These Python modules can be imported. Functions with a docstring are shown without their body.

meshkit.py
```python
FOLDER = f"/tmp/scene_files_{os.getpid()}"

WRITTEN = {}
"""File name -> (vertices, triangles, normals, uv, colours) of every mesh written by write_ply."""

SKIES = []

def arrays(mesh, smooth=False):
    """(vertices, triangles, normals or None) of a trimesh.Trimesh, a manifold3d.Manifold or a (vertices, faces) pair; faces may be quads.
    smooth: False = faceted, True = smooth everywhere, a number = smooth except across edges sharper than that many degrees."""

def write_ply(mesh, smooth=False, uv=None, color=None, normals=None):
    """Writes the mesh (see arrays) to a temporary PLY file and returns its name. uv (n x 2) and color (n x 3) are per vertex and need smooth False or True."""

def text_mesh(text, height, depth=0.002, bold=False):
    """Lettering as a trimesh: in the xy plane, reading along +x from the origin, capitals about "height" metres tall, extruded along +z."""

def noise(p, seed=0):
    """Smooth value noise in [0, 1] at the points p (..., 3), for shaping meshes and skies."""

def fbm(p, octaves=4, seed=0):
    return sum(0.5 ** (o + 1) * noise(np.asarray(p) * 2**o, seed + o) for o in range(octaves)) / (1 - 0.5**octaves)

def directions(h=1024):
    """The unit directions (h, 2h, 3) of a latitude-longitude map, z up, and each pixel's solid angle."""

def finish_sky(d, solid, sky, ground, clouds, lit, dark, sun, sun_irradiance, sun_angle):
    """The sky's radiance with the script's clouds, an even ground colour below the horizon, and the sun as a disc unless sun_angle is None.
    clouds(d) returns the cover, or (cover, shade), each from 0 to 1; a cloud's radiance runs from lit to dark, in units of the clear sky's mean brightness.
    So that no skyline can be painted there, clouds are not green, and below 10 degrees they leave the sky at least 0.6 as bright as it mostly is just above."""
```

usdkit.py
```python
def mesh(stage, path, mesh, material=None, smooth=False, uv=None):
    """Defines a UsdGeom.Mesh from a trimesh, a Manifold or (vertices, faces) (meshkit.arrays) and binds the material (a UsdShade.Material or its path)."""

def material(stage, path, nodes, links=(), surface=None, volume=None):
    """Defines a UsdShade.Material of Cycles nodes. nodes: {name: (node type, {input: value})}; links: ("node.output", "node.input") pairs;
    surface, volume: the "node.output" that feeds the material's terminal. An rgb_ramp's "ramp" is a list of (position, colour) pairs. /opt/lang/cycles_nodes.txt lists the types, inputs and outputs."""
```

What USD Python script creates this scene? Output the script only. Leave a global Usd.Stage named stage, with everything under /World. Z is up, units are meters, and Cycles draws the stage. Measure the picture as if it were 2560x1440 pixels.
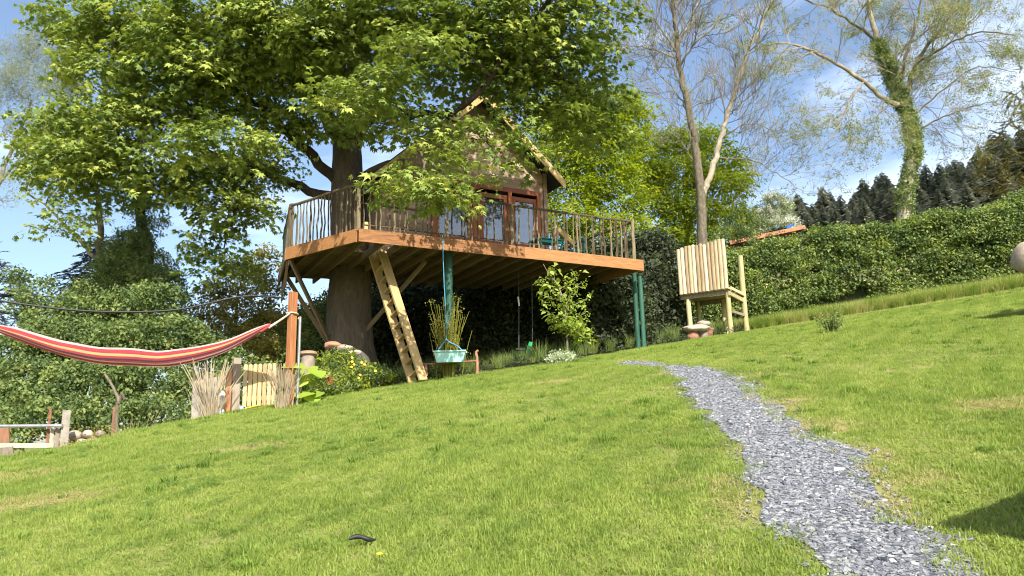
import math
import numpy as np
import trimesh
import usdkit, meshkit
from pxr import Usd, UsdGeom, UsdLux, UsdShade, Gf, Sdf, Vt

stage = Usd.Stage.CreateInMemory()
UsdGeom.SetStageUpAxis(stage, 'Z')
UsdGeom.Xform.Define(stage, '/World')
UsdGeom.Scope.Define(stage, '/World/Looks')
RNG = np.random.default_rng(7)
L = '/World/Looks/'

# ------------------------------------------------------------------ camera, sky, sun, exposure
FPX = 2000.0                                     # focal length in pixels of the 2560 wide photograph
_p, _r = math.radians(12.0), math.radians(1.5)
FW = np.array([0, math.cos(_p), math.sin(_p)])
_U0 = np.array([0, -math.sin(_p), math.cos(_p)])
_R0 = np.array([1.0, 0, 0])
RT = _R0 * math.cos(_r) - _U0 * math.sin(_r)
UP = _U0 * math.cos(_r) + _R0 * math.sin(_r)
cam = UsdGeom.Camera.Define(stage, '/World/camera')
m = Gf.Matrix4d(*RT, 0, *UP, 0, *(-FW), 0, 0, 0, 0, 1)
cam.AddTransformOp().Set(m)
cam.CreateHorizontalApertureAttr(36.0)
cam.CreateVerticalApertureAttr(20.25)
cam.CreateFocalLengthAttr(36.0 * FPX / 2560)
cam.CreateClippingRangeAttr((0.1, 3000))
cam.CreateExposureAttr(1.2)

SUN_AZ, SUN_EL = math.radians(15), math.radians(43)
SUN = np.array([math.sin(SUN_AZ) * math.cos(SUN_EL), -math.cos(SUN_AZ) * math.cos(SUN_EL), math.sin(SUN_EL)])
sky_mat = usdkit.material(stage, L + 'sky', {
    'tc': ('geometry', {}),
    'neg': ('vector_math', {'math_type': 'scale', 'scale': -1.0}),
    'sky': ('sky_texture', {'sky_type': 'single_scattering', 'sun_disc': False, 'sun_elevation': SUN_EL,
                            'sun_rotation': math.atan2(SUN[0], SUN[1]), 'altitude': 60.0, 'air_density': 1.0, 'aerosol_density': 2.2, 'ozone_density': 1.2}),
    'map': ('mapping', {'scale': (1.3, 1.3, 3.6), 'location': (2.1, 0.4, 0.3)}),
    'n': ('noise_texture', {'scale': 1.9, 'detail': 6.0, 'roughness': 0.55}),
    'ramp': ('rgb_ramp', {'ramp': [(0.0, (0, 0, 0)), (0.53, (0, 0, 0)), (0.74, (0.5, 0.5, 0.5)), (1.0, (0.7, 0.7, 0.7))]}),
    'mix': ('mix_color', {'b': (9.5, 10.2, 11.6), 'use_clamp': False}),
    'bg': ('background_shader', {'strength': 0.11}),
}, [('tc.position', 'map.vector'), ('map.vector', 'n.vector'), ('n.fac', 'ramp.fac'), ('ramp.color', 'mix.fac'),
    ('sky.color', 'mix.a'), ('mix.result', 'bg.color')], surface='bg.background')
dome = UsdLux.DomeLight.Define(stage, '/World/sky')
UsdShade.MaterialBindingAPI.Apply(dome.GetPrim()).Bind(sky_mat)
dome.GetPrim().SetCustomDataByKey('kind', 'structure')
sun = UsdLux.DistantLight.Define(stage, '/World/sun')
sun.CreateNormalizeAttr(True)
sun.CreateIntensityAttr(1.25)
sun.CreateAngleAttr(0.53)
sun.CreateColorAttr(Gf.Vec3f(1.0, 0.94, 0.84))
_z = SUN; _x = np.cross([0, 0, 1.0], _z); _x /= np.linalg.norm(_x); _y = np.cross(_z, _x)
sun.AddTransformOp().Set(Gf.Matrix4d(*_x, 0, *_y, 0, *_z, 0, 0, 0, 0, 1))


# ------------------------------------------------------------------ helpers: points
def ray(px, py):
    return FW + RT * (px - 1280) / FPX + UP * (720 - py) / FPX


def at(px, py, Y):
    d = ray(px, py)
    return d * Y / d[1]


def proj(P):
    P = np.atleast_2d(P)
    w = P @ FW
    return np.c_[P @ RT / w * FPX + 1280, 720 - P @ UP / w * FPX]


def sstep(a, b, x):
    t = np.clip((np.asarray(x, float) - a) / (b - a), 0, 1)
    return t * t * (3 - 2 * t)


LAWN_X = np.array([-16, -9, -6.76, -6.38, -6.16, -5.98, -5.67, -5.3, -5.05, -4.7, -4.5, -4.2, -3.0, -2.02, -0.78, 1.2, 3.16, 4.6, 6.1, 7.3, 10.0, 14.35, 20])
LAWN_Y = np.array([9.6, 10.1, 10.68, 10.9, 11.48, 12.25, 12.9, 13.25, 14.0, 14.6, 15.5, 16.1, 16.7, 17.0, 17.4, 18.1, 20.0, 21.2, 22.0, 22.8, 22.6, 22.3, 22.0])


def ground(x, y):
    """Height of the ground: a lawn that climbs and rounds off, and a hillside rising behind on the right."""
    x, y = np.asarray(x, float), np.asarray(y, float)
    xc, yc = np.clip(x, -14, 22), np.clip(y, -6, 26)
    z = -1.6 + 0.073 * xc + 0.2502 * yc + 0.000947 * xc * xc + 0.001644 * xc * yc - 0.00288 * yc * yc
    far = np.clip(y - 26, 0, None)
    z = z + far * (0.02 + 0.20 * sstep(4, 30, x)) * np.where(far > 60, 60 / np.maximum(far, 1e-6), 1)
    z = z - 0.05 * np.clip(-14 - x, 0, 60)
    z = z - 0.7 * sstep(0.15, 2.6, y - np.interp(x, LAWN_X, LAWN_Y)) * sstep(-4.3, -5.6, x)
    return z


def gp(x, y, up=0.0):
    return np.array([x, y, float(ground(x, y)) + up])


def hit(px, py):
    """Where the ray through a pixel meets the ground."""
    d = ray(px, py)
    ys = np.linspace(2.5, 40, 1501)
    P = np.outer(ys / d[1], d)
    gap = P[:, 2] - ground(P[:, 0], P[:, 1])
    below = np.nonzero(gap < 0)[0]
    k = below[0] if len(below) else int(np.argmin(gap))
    return gp(P[k, 0], P[k, 1])


# ------------------------------------------------------------------ helpers: meshes
def norm(v):
    v = np.asarray(v, float)
    return v / np.maximum(np.linalg.norm(v, axis=-1, keepdims=True), 1e-12)


def cat(parts):
    V, F, n = [], [], 0
    for v, f in parts:
        v, f = np.asarray(v, float), np.asarray(f, int)
        if f.shape[1] == 4:
            f = np.vstack([f[:, [0, 1, 2]], f[:, [0, 2, 3]]])
        V.append(v); F.append(f + n); n += len(v)
    return np.vstack(V), np.vstack(F)


def tubes(P, R, sides=6, caps=True):
    """Tubes along m polylines of k points at once: P (m,k,3), R (m,k)."""
    P, R = np.asarray(P, float), np.asarray(R, float)
    if P.ndim == 2:
        P, R = P[None], R[None]
    m_, k, _ = P.shape
    t = norm(np.gradient(P, axis=1))
    mean = norm(P[:, -1] - P[:, 0])
    ref = np.where(np.abs(mean[:, 2:3]) < 0.8, [[0, 0, 1.0]], [[1.0, 0, 0]])
    a = norm(np.cross(t, ref[:, None, :]))
    b = np.cross(t, a)
    ang = np.arange(sides) / sides * 2 * np.pi
    ring = P[:, :, None, :] + R[:, :, None, None] * (a[:, :, None, :] * np.cos(ang)[None, None, :, None] + b[:, :, None, :] * np.sin(ang)[None, None, :, None])
    V = ring.reshape(m_, k * sides, 3)
    i, j = np.meshgrid(np.arange(k - 1), np.arange(sides), indexing='ij')
    j2 = (j + 1) % sides
    q = np.stack([i * sides + j, i * sides + j2, (i + 1) * sides + j2, (i + 1) * sides + j], -1).reshape(-1, 4)
    f = np.vstack([q[:, [0, 1, 2]], q[:, [0, 2, 3]]])
    if caps:
        e = (k - 1) * sides
        f = np.vstack([f, [[0, s + 1, s] for s in range(1, sides - 1)], [[e, e + s, e + s + 1] for s in range(1, sides - 1)]])
    f = f[:, [0, 2, 1]]
    F = (f[None] + (np.arange(m_) * k * sides)[:, None, None]).reshape(-1, 3)
    return V.reshape(-1, 3), F


def curve(pts, n=12):
    """A smooth Catmull-Rom line through the points."""
    pts = np.asarray(pts, float)
    if len(pts) == 2:
        return pts[0] + (pts[1] - pts[0]) * np.linspace(0, 1, n)[:, None]
    e = np.vstack([2 * pts[0] - pts[1], pts, 2 * pts[-1] - pts[-2]])
    out = []
    for t in np.linspace(0, len(pts) - 1 - 1e-9, n):
        i = int(t); u = t - i
        p0, p1, p2, p3 = e[i:i + 4]
        out.append(0.5 * (2 * p1 + (p2 - p0) * u + (2 * p0 - 5 * p1 + 4 * p2 - p3) * u * u + (3 * p1 - p0 - 3 * p2 + p3) * u ** 3))
    return np.array(out)


def pole(pts, r0, r1=None, sides=8, n=8, wob=0.0, rng=RNG):
    c = curve(pts, n)
    if wob:
        c[1:-1] += rng.normal(0, wob, (n - 2, 3))
    return tubes(c, np.linspace(r0, r0 if r1 is None else r1, n), sides)


def beam(p, q, w, h, up=(0, 0, 1), ch=0.06, bow=0.0):
    """A squared timber from p to q, w wide and h deep (h along up), with chamfered edges."""
    p, q = np.asarray(p, float), np.asarray(q, float)
    d = norm(q - p)
    s = np.cross(d, up)
    s = norm(s) if np.linalg.norm(s) > 1e-6 else norm(np.cross(d, [1, 0, 0]))
    u = np.cross(s, d)
    c = ch * min(w, h)
    o = [(-w / 2 + c, -h / 2), (w / 2 - c, -h / 2), (w / 2, -h / 2 + c), (w / 2, h / 2 - c), (w / 2 - c, h / 2), (-w / 2 + c, h / 2), (-w / 2, h / 2 - c), (-w / 2, -h / 2 + c)]
    V = np.array([e + s * a + u * b for e in (p, q) for a, b in o])
    F = [[i, (i + 1) % 8, 8 + (i + 1) % 8, 8 + i] for i in range(8)]
    F = [[a, b, c_] for a, b, c_, _ in F] + [[a, c_, d_] for a, _, c_, d_ in F]
    F += [[0, i + 1, i] for i in range(1, 7)] + [[8, 8 + i, 9 + i] for i in range(1, 7)]
    return V, np.array(F)


def prism(poly, o, ex, ey, depth):
    """Extrudes the 2-D outline (in ex, ey from o) by the vector depth."""
    poly = np.asarray(poly, float)
    V0 = np.asarray(o) + poly[:, :1] * np.asarray(ex) + poly[:, 1:] * np.asarray(ey)
    V = np.vstack([V0, V0 + np.asarray(depth)])
    n = len(poly)
    from shapely.geometry import Polygon
    v2, f2 = trimesh.creation.triangulate_polygon(Polygon(poly), engine='earcut')
    idx = [int(np.argmin(((poly - v) ** 2).sum(1))) for v in v2]
    f2 = np.array([[idx[i] for i in t] for t in f2])
    F = np.vstack([f2, f2[:, ::-1] + n] + [[[i, (i + 1) % n, n + (i + 1) % n], [i, n + (i + 1) % n, n + i]] for i in range(n)])
    tm = trimesh.Trimesh(V, F, process=False)
    trimesh.repair.fix_normals(tm)
    return np.array(tm.vertices), np.array(tm.faces)


def lathe(profile, o, n=16, axis=(0, 0, 1)):
    a = np.arange(n) / n * 2 * np.pi
    r = np.asarray(profile, float)
    ax = norm(axis); e1 = norm(np.cross(ax, [0.3, 1, 0.2])); e2 = np.cross(ax, e1)
    V = np.asarray(o) + (r[:, None, :1] * (np.cos(a)[None, :, None] * e1 + np.sin(a)[None, :, None] * e2) + r[:, None, 1:] * ax).reshape(-1, 3)
    F = []
    for i in range(len(r) - 1):
        for j in range(n):
            k = (j + 1) % n
            F += [[i * n + j, i * n + k, (i + 1) * n + k], [i * n + j, (i + 1) * n + k, (i + 1) * n + j]]
    return V, np.array(F)


def lump(o, rx, ry, rz, seed=0, rough=0.25, sub=2):
    s = trimesh.creation.icosphere(sub)
    v = np.array(s.vertices)
    v = v * (1 - rough / 2 + rough * meshkit.fbm(v * 1.6 + seed * 7.3, 3, seed))[:, None]
    return v * [rx, ry, rz] + np.asarray(o), np.array(s.faces)


# ------------------------------------------------------------------ helpers: prims
USED = {}


def numbered(path):
    k = USED.get(path)
    USED[path] = 0 if k is None else k + 1
    return path if k is None else numbered_free(path)


def numbered_free(path):
    p = f'{path}_{USED[path]:03d}'
    return p


class Thing:
    def __init__(self, path, base):
        self.path, self.base = path, np.asarray(base, float)


def tag(prim, label=None, category=None, group=None, kind=None):
    for k, v in (('label', label), ('category', category), ('group', group), ('kind', kind)):
        if v:
            prim.SetCustomDataByKey(k, v)


def thing(name, label, category, base, group=None, kind=None):
    path = numbered('/World/' + name)
    x = UsdGeom.Xform.Define(stage, path)
    x.AddTranslateOp().Set(Gf.Vec3d(*map(float, base)))
    tag(x.GetPrim(), label, category, group, kind)
    return Thing(path, base)


def part(parent, name, mesh, mat, smooth=30, label=None, kind=None, uv=None):
    path = numbered(parent.path + '/' + name)
    v, f = mesh
    pr = usdkit.mesh(stage, path, (np.asarray(v) - parent.base, f), mat, smooth, uv)
    tag(pr.GetPrim(), label, kind=kind)
    return Thing(path, parent.base)


def quats(n, yaw, tilt, tdir):
    """Quaternions (w,x,y,z): yaw about z, then a tilt about a horizontal axis at angle tdir."""
    cy, sy = np.cos(yaw / 2), np.sin(yaw / 2)
    ct, st = np.cos(tilt / 2), np.sin(tilt / 2)
    ax, ay = np.cos(tdir), np.sin(tdir)
    w = ct * cy; x = st * (ax * cy + ay * sy); y = st * (ay * cy - ax * sy); z = ct * sy
    return np.stack([w, x, y, z], 1)


def scatter(parent, name, protos, mat, P, Q, S, rng, kind='stuff', label=None, category=None, group=None, pick=None):
    """A PointInstancer part (or a top-level thing when parent is None) of copies of the prototype meshes."""
    if parent is None:
        path, base = numbered('/World/' + name), np.zeros(3)
    else:
        path, base = numbered(parent.path + '/' + name), parent.base
    pi = UsdGeom.PointInstancer.Define(stage, path)
    targets = []
    for i, pm in enumerate(protos):
        m_ = mat[i] if isinstance(mat, (list, tuple)) else mat
        usdkit.mesh(stage, f'{path}/source_{i:03d}', pm, m_, False)
        targets.append(Sdf.Path(f'{path}/source_{i:03d}'))
    pi.CreatePrototypesRel().SetTargets(targets)
    n = len(P)
    pi.CreateProtoIndicesAttr(Vt.IntArray.FromNumpy((rng.integers(0, len(protos), n) if pick is None else np.asarray(pick)).astype(np.int32)))
    pi.CreatePositionsAttr(Vt.Vec3fArray.FromNumpy((np.asarray(P) - base).astype(np.float32)))
    pi.CreateOrientationsAttr(Vt.QuathArray([Gf.Quath(*map(float, q)) for q in Q]))
    S = np.asarray(S, float)
    if S.ndim == 1:
        S = np.repeat(S[:, None], 3, 1)
    pi.CreateScalesAttr(Vt.Vec3fArray.FromNumpy(S.astype(np.float32)))
    tag(pi.GetPrim(), label, category, group, kind)
    return pi


# ------------------------------------------------------------------ materials
def leafmat(name, dark, mid, lit, trans=0.45, scale=0.9, rough=0.58, spec=0.2, green=True):
    if green:
        dark, mid, lit = [(c[0] * 1.22 + 0.006, c[1] * 0.98, c[2] * 1.35 + 0.008) for c in (dark, mid, lit)]
    g = {
        'oi': ('object_info', {}), 'geo': ('geometry', {}),
        'n': ('noise_texture', {'scale': scale, 'detail': 3.0}),
        'mixf': ('mix_float', {'fac': 0.5}),
        'ramp': ('rgb_ramp', {'ramp': [(0.22, dark), (0.5, mid), (0.78, lit)]}),
        'pb': ('principled_bsdf', {'roughness': rough, 'specular_ior_level': spec}),
        'tl': ('hsv', {'hue': 0.49 if green else 0.5, 'saturation': 1.12, 'value': 1.35}),
        'tr': ('translucent_bsdf', {}),
        'mx': ('mix_closure', {'fac': trans}),
    }
    return usdkit.material(stage, L + name, g, [
        ('geo.position', 'n.vector'), ('n.fac', 'mixf.a'), ('oi.random', 'mixf.b'), ('mixf.result', 'ramp.fac'),
        ('ramp.color', 'pb.base_color'), ('ramp.color', 'tl.color'), ('tl.color', 'tr.color'),
        ('pb.BSDF', 'mx.closure1'), ('tr.BSDF', 'mx.closure2')], surface='mx.closure')


def stuffmat(name, cols, scale=6.0, stretch=(1, 1, 1), rot=0.0, rough=0.75, bump=0.3, detail=5.0, spec=0.3, dist=0.02, rnd=0.35, distort=0.0):
    """Wood, bark, stone, metal: noise stretched along an axis, a tone per piece, fine relief."""
    g = {
        'geo': ('geometry', {}), 'oi': ('object_info', {}),
        'map': ('mapping', {'mapping_type': 'texture', 'rotation': (0, 0, rot), 'scale': stretch}),
        'n': ('noise_texture', {'scale': scale, 'detail': detail, 'roughness': 0.6, 'distortion': distort}),
        'mixf': ('mix_float', {'fac': rnd}),
        'ramp': ('rgb_ramp', {'ramp': [(0.25 + 0.5 * i / max(len(cols) - 1, 1), c) for i, c in enumerate(cols)]}),
        'bump': ('bump', {'strength': bump, 'distance': dist}),
        'pb': ('principled_bsdf', {'roughness': rough, 'specular_ior_level': spec}),
    }
    return usdkit.material(stage, L + name, g, [
        ('geo.position', 'map.vector'), ('map.vector', 'n.vector'), ('n.fac', 'mixf.a'), ('oi.random', 'mixf.b'), ('mixf.result', 'ramp.fac'),
        ('ramp.color', 'pb.base_color'), ('n.fac', 'bump.height'), ('bump.normal', 'pb.normal')], surface='pb.BSDF')


def plain(name, c, rough=0.5, metallic=0.0, spec=0.4):
    g = {'geo': ('geometry', {}), 'n': ('noise_texture', {'scale': 9.0, 'detail': 4.0}),
         'ramp': ('rgb_ramp', {'ramp': [(0.3, tuple(0.72 * v for v in c)), (0.6, c), (0.8, tuple(min(1, 1.15 * v) for v in c))]}),
         'pb': ('principled_bsdf', {'roughness': rough, 'metallic': metallic, 'specular_ior_level': spec})}
    return usdkit.material(stage, L + name, g, [('geo.position', 'n.vector'), ('n.fac', 'ramp.fac'), ('ramp.color', 'pb.base_color')], surface='pb.BSDF')


DECKROT = math.atan2(0.469, 0.883)
M = {}
M['fascia'] = stuffmat('fascia_wood', [(0.12, 0.05, 0.02), (0.25, 0.115, 0.04), (0.33, 0.165, 0.062), (0.44, 0.24, 0.10)], 4.5, (1.1, 0.10, 0.10), DECKROT, 0.7, 0.25, detail=8.0, distort=0.6)
M['deckwood'] = stuffmat('deck_wood', [(0.09, 0.062, 0.032), (0.15, 0.105, 0.055), (0.22, 0.16, 0.085)], 6, (0.1, 0.1, 0.1), DECKROT, 0.75, 0.2)
M['stick'] = stuffmat('rustic_pole', [(0.04, 0.03, 0.017), (0.10, 0.075, 0.04), (0.21, 0.17, 0.10)], 14, (1, 1, 3), 0, 0.8, 0.4)
M['ladder'] = stuffmat('ladder_wood', [(0.20, 0.13, 0.055), (0.34, 0.235, 0.10), (0.46, 0.335, 0.155)], 7, (0.3, 0.3, 2.5), 0, 0.65, 0.15)
M['clad'] = stuffmat('cladding_wood', [(0.18, 0.12, 0.08), (0.34, 0.24, 0.165), (0.50, 0.38, 0.275)], 4, (1.4, 0.12, 0.12), DECKROT, 0.75, 0.3)
M['barge'] = stuffmat('barge_board_wood', [(0.30, 0.20, 0.07), (0.42, 0.29, 0.11), (0.52, 0.38, 0.17)], 5, (0.8, 0.3, 0.8), DECKROT, 0.7, 0.2)
M['roof'] = stuffmat('roof_felt', [(0.025, 0.025, 0.025), (0.05, 0.05, 0.048), (0.075, 0.075, 0.07)], 20, rough=0.9)
M['frame'] = stuffmat('door_frame_wood', [(0.14, 0.038, 0.012), (0.24, 0.07, 0.02), (0.34, 0.11, 0.03)], 8, (0.3, 0.3, 2), 0, 0.45, 0.12)
M['green_post'] = stuffmat('green_painted_post', [(0.012, 0.045, 0.03), (0.022, 0.085, 0.056), (0.035, 0.12, 0.08)], 7, (0.5, 0.5, 2.5), 0, 0.6, 0.15)
M['orange_post'] = stuffmat('orange_stained_post', [(0.20, 0.075, 0.028), (0.34, 0.14, 0.055), (0.44, 0.205, 0.09)], 7, (0.3, 0.3, 3), 0, 0.5, 0.15)
M['bark'] = stuffmat('sycamore_bark', [(0.026, 0.02, 0.014), (0.065, 0.05, 0.034), (0.13, 0.103, 0.072)], 5, (0.6, 0.6, 1.8), 0, 0.9, 0.9, dist=0.06, distort=1.2)
M['palebark'] = stuffmat('pale_bark', [(0.055, 0.045, 0.03), (0.15, 0.128, 0.088), (0.34, 0.30, 0.22)], 7, (0.8, 0.8, 1.4), 0, 0.85, 0.5, distort=0.8)
M['twig'] = stuffmat('twig_bark', [(0.11, 0.095, 0.075), (0.20, 0.175, 0.14), (0.30, 0.26, 0.2)], 9, rough=0.85)
M['palisade'] = stuffmat('palisade_wood', [(0.25, 0.185, 0.105), (0.42, 0.33, 0.205), (0.55, 0.455, 0.31)], 9, (0.5, 0.5, 3), 0, 0.75, 0.4, rnd=0.5)
M['towerpost'] = stuffmat('treated_post', [(0.26, 0.23, 0.11), (0.40, 0.35, 0.18), (0.52, 0.46, 0.27)], 8, (0.4, 0.4, 3), 0, 0.75, 0.3)
M['greywood'] = stuffmat('weathered_wood', [(0.16, 0.13, 0.10), (0.28, 0.235, 0.18), (0.42, 0.37, 0.29)], 8, (0.4, 0.4, 3), 0, 0.85, 0.4)
M['gatewood'] = stuffmat('gate_wood', [(0.26, 0.175, 0.085), (0.42, 0.30, 0.15), (0.52, 0.39, 0.22)], 8, (0.4, 0.4, 3), 0, 0.7, 0.2)
M['brownpost'] = stuffmat('brown_stake', [(0.12, 0.055, 0.03), (0.20, 0.10, 0.06), (0.28, 0.15, 0.09)], 8, (0.4, 0.4, 3), 0, 0.8, 0.3)
M['concrete'] = stuffmat('rough_stone', [(0.15, 0.135, 0.11), (0.26, 0.235, 0.195), (0.40, 0.37, 0.31)], 11, rough=0.9, bump=0.5)
M['stone'] = stuffmat('garden_stone', [(0.15, 0.12, 0.09), (0.26, 0.21, 0.165), (0.40, 0.34, 0.27)], 8, rough=0.9, bump=0.6)
M['terracotta'] = stuffmat('terracotta', [(0.20, 0.09, 0.055), (0.30, 0.15, 0.095), (0.40, 0.24, 0.165)], 9, rough=0.85)
M['steel'] = plain('galvanised_steel', (0.42, 0.43, 0.44), 0.38, 0.7)
M['rust'] = stuffmat('rusty_iron', [(0.10, 0.045, 0.025), (0.22, 0.10, 0.055), (0.34, 0.19, 0.12)], 14, rough=0.85)
M['rustroof'] = stuffmat('rusty_roof', [(0.20, 0.07, 0.035), (0.32, 0.13, 0.06), (0.40, 0.2, 0.12)], 5, rough=0.85)
M['teal'] = plain('turquoise_paint', (0.02, 0.30, 0.26), 0.4)
M['trough'] = plain('pale_turquoise_paint', (0.30, 0.55, 0.50), 0.6)
M['bluerope'] = plain('blue_rope', (0.05, 0.22, 0.32), 0.7)
M['rope'] = plain('pale_rope', (0.55, 0.48, 0.36), 0.85)
M['darkrope'] = plain('dark_rope', (0.05, 0.06, 0.055), 0.8)
M['black'] = plain('black_rubber', (0.012, 0.012, 0.013), 0.6)
M['bluetarp'] = plain('blue_tarpaulin', (0.03, 0.12, 0.42), 0.5)
M['scoop'] = plain('green_plastic', (0.01, 0.30, 0.10), 0.4)
M['white'] = plain('white_cloth', (0.75, 0.75, 0.74), 0.85)
M['curtain'] = plain('sky_tint_curtain', (0.26, 0.30, 0.42), 0.9)  # blue tint stands in for sky reflected in the door panes
M['inner'] = plain('cabin_lining', (0.10, 0.075, 0.05), 0.9)
M['yellow'] = plain('yellow_petal', (0.85, 0.62, 0.02), 0.6)
M['orange'] = plain('orange_petal', (0.85, 0.32, 0.01), 0.6)
M['hose'] = plain('yellow_hose', (0.65, 0.45, 0.03), 0.45)
M['glass'] = usdkit.material(stage, L + 'window_glass', {
    'fr': ('fresnel', {'IOR': 1.65}), 'tr': ('transparent_bsdf', {'color': (0.9, 0.93, 0.95)}),
    'gl': ('glossy_bsdf', {'roughness': 0.02, 'color': (1, 1, 1)}), 'mx': ('mix_closure', {})},
    [('fr.fac', 'mx.fac'), ('tr.BSDF', 'mx.closure1'), ('gl.BSDF', 'mx.closure2')], surface='mx.closure')

M['syc'] = leafmat('sycamore_leaf', (0.075, 0.15, 0.02), (0.15, 0.26, 0.035), (0.27, 0.39, 0.06), 0.33, 0.6)
M['maple2'] = leafmat('young_maple_leaf', (0.10, 0.17, 0.022), (0.16, 0.25, 0.03), (0.23, 0.32, 0.05), 0.42)
M['limeleaf'] = leafmat('bright_spring_leaf', (0.09, 0.18, 0.012), (0.16, 0.27, 0.016), (0.25, 0.36, 0.025), 0.5)
M['shrub'] = leafmat('shrub_leaf', (0.045, 0.10, 0.022), (0.095, 0.18, 0.034), (0.18, 0.275, 0.055), 0.35, 1.6)
M['yelbush'] = leafmat('yellow_bush_leaf', (0.10, 0.15, 0.022), (0.18, 0.225, 0.03), (0.27, 0.28, 0.045), 0.4)
M['hedge'] = leafmat('hedge_leaf', (0.045, 0.10, 0.02), (0.095, 0.18, 0.03), (0.18, 0.275, 0.05), 0.3, 0.7)
M['ivy'] = leafmat('ivy_leaf', (0.05, 0.11, 0.018), (0.10, 0.19, 0.028), (0.19, 0.29, 0.05), 0.25, spec=0.5, rough=0.35)
M['willow'] = leafmat('grey_willow_leaf', (0.13, 0.155, 0.09), (0.20, 0.225, 0.13), (0.28, 0.30, 0.18), 0.35, green=False)
M['bud'] = leafmat('budding_leaf', (0.10, 0.14, 0.03), (0.19, 0.235, 0.05), (0.30, 0.30, 0.09), 0.4, green=False)
M['conifer'] = leafmat('hazed_conifer_needle', (0.12, 0.14, 0.11), (0.18, 0.20, 0.15), (0.25, 0.255, 0.20), 0.15, 0.12, green=False)  # needle tones lightened to imitate distance haze
M['cedar'] = leafmat('blue_green_needle', (0.035, 0.065, 0.05), (0.06, 0.095, 0.07), (0.085, 0.12, 0.085), 0.15)
M['yew'] = leafmat('yew_needle', (0.05, 0.075, 0.012), (0.10, 0.125, 0.02), (0.17, 0.17, 0.03), 0.25)
M['blossom'] = leafmat('white_blossom', (0.30, 0.36, 0.18), (0.62, 0.64, 0.50), (0.75, 0.76, 0.66), 0.3, green=False)
M['sapleaf'] = leafmat('sapling_leaf', (0.13, 0.25, 0.02), (0.205, 0.345, 0.035), (0.28, 0.42, 0.065), 0.45, 3.0)
M['bigleaf'] = leafmat('broad_bright_leaf', (0.13, 0.27, 0.02), (0.20, 0.36, 0.03), (0.30, 0.45, 0.05), 0.45, 3.0)
M['paleleaf'] = leafmat('silver_leaf', (0.25, 0.32, 0.18), (0.42, 0.48, 0.30), (0.55, 0.6, 0.42), 0.3, 3.0, green=False)
M['shade_dark'] = leafmat('shade_darkened_leaf', (0.014, 0.032, 0.008), (0.028, 0.056, 0.012), (0.05, 0.085, 0.02), 0.25)  # leaf colour darkened in place of missing shade behind the deck
M['straw'] = leafmat('dry_stem', (0.24, 0.19, 0.115), (0.38, 0.315, 0.21), (0.54, 0.47, 0.34), 0.25, 3.0, green=False)
M['longgrass'] = leafmat('long_grass_blade', (0.11, 0.19, 0.03), (0.21, 0.275, 0.055), (0.40, 0.37, 0.15), 0.4, 1.2, green=False)
M['bamboo'] = leafmat('yellow_stem', (0.22, 0.22, 0.04), (0.36, 0.31, 0.05), (0.48, 0.38, 0.08), 0.35, 4.0, green=False)


M['turf'] = leafmat('coarse_turf', (0.07, 0.13, 0.02), (0.12, 0.20, 0.03), (0.19, 0.27, 0.05), 0.35, 3.0, green=False)
M['clover'] = leafmat('clover_leaf', (0.05, 0.12, 0.025), (0.085, 0.17, 0.035), (0.13, 0.22, 0.05), 0.3, 3.0, green=False)


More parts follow.
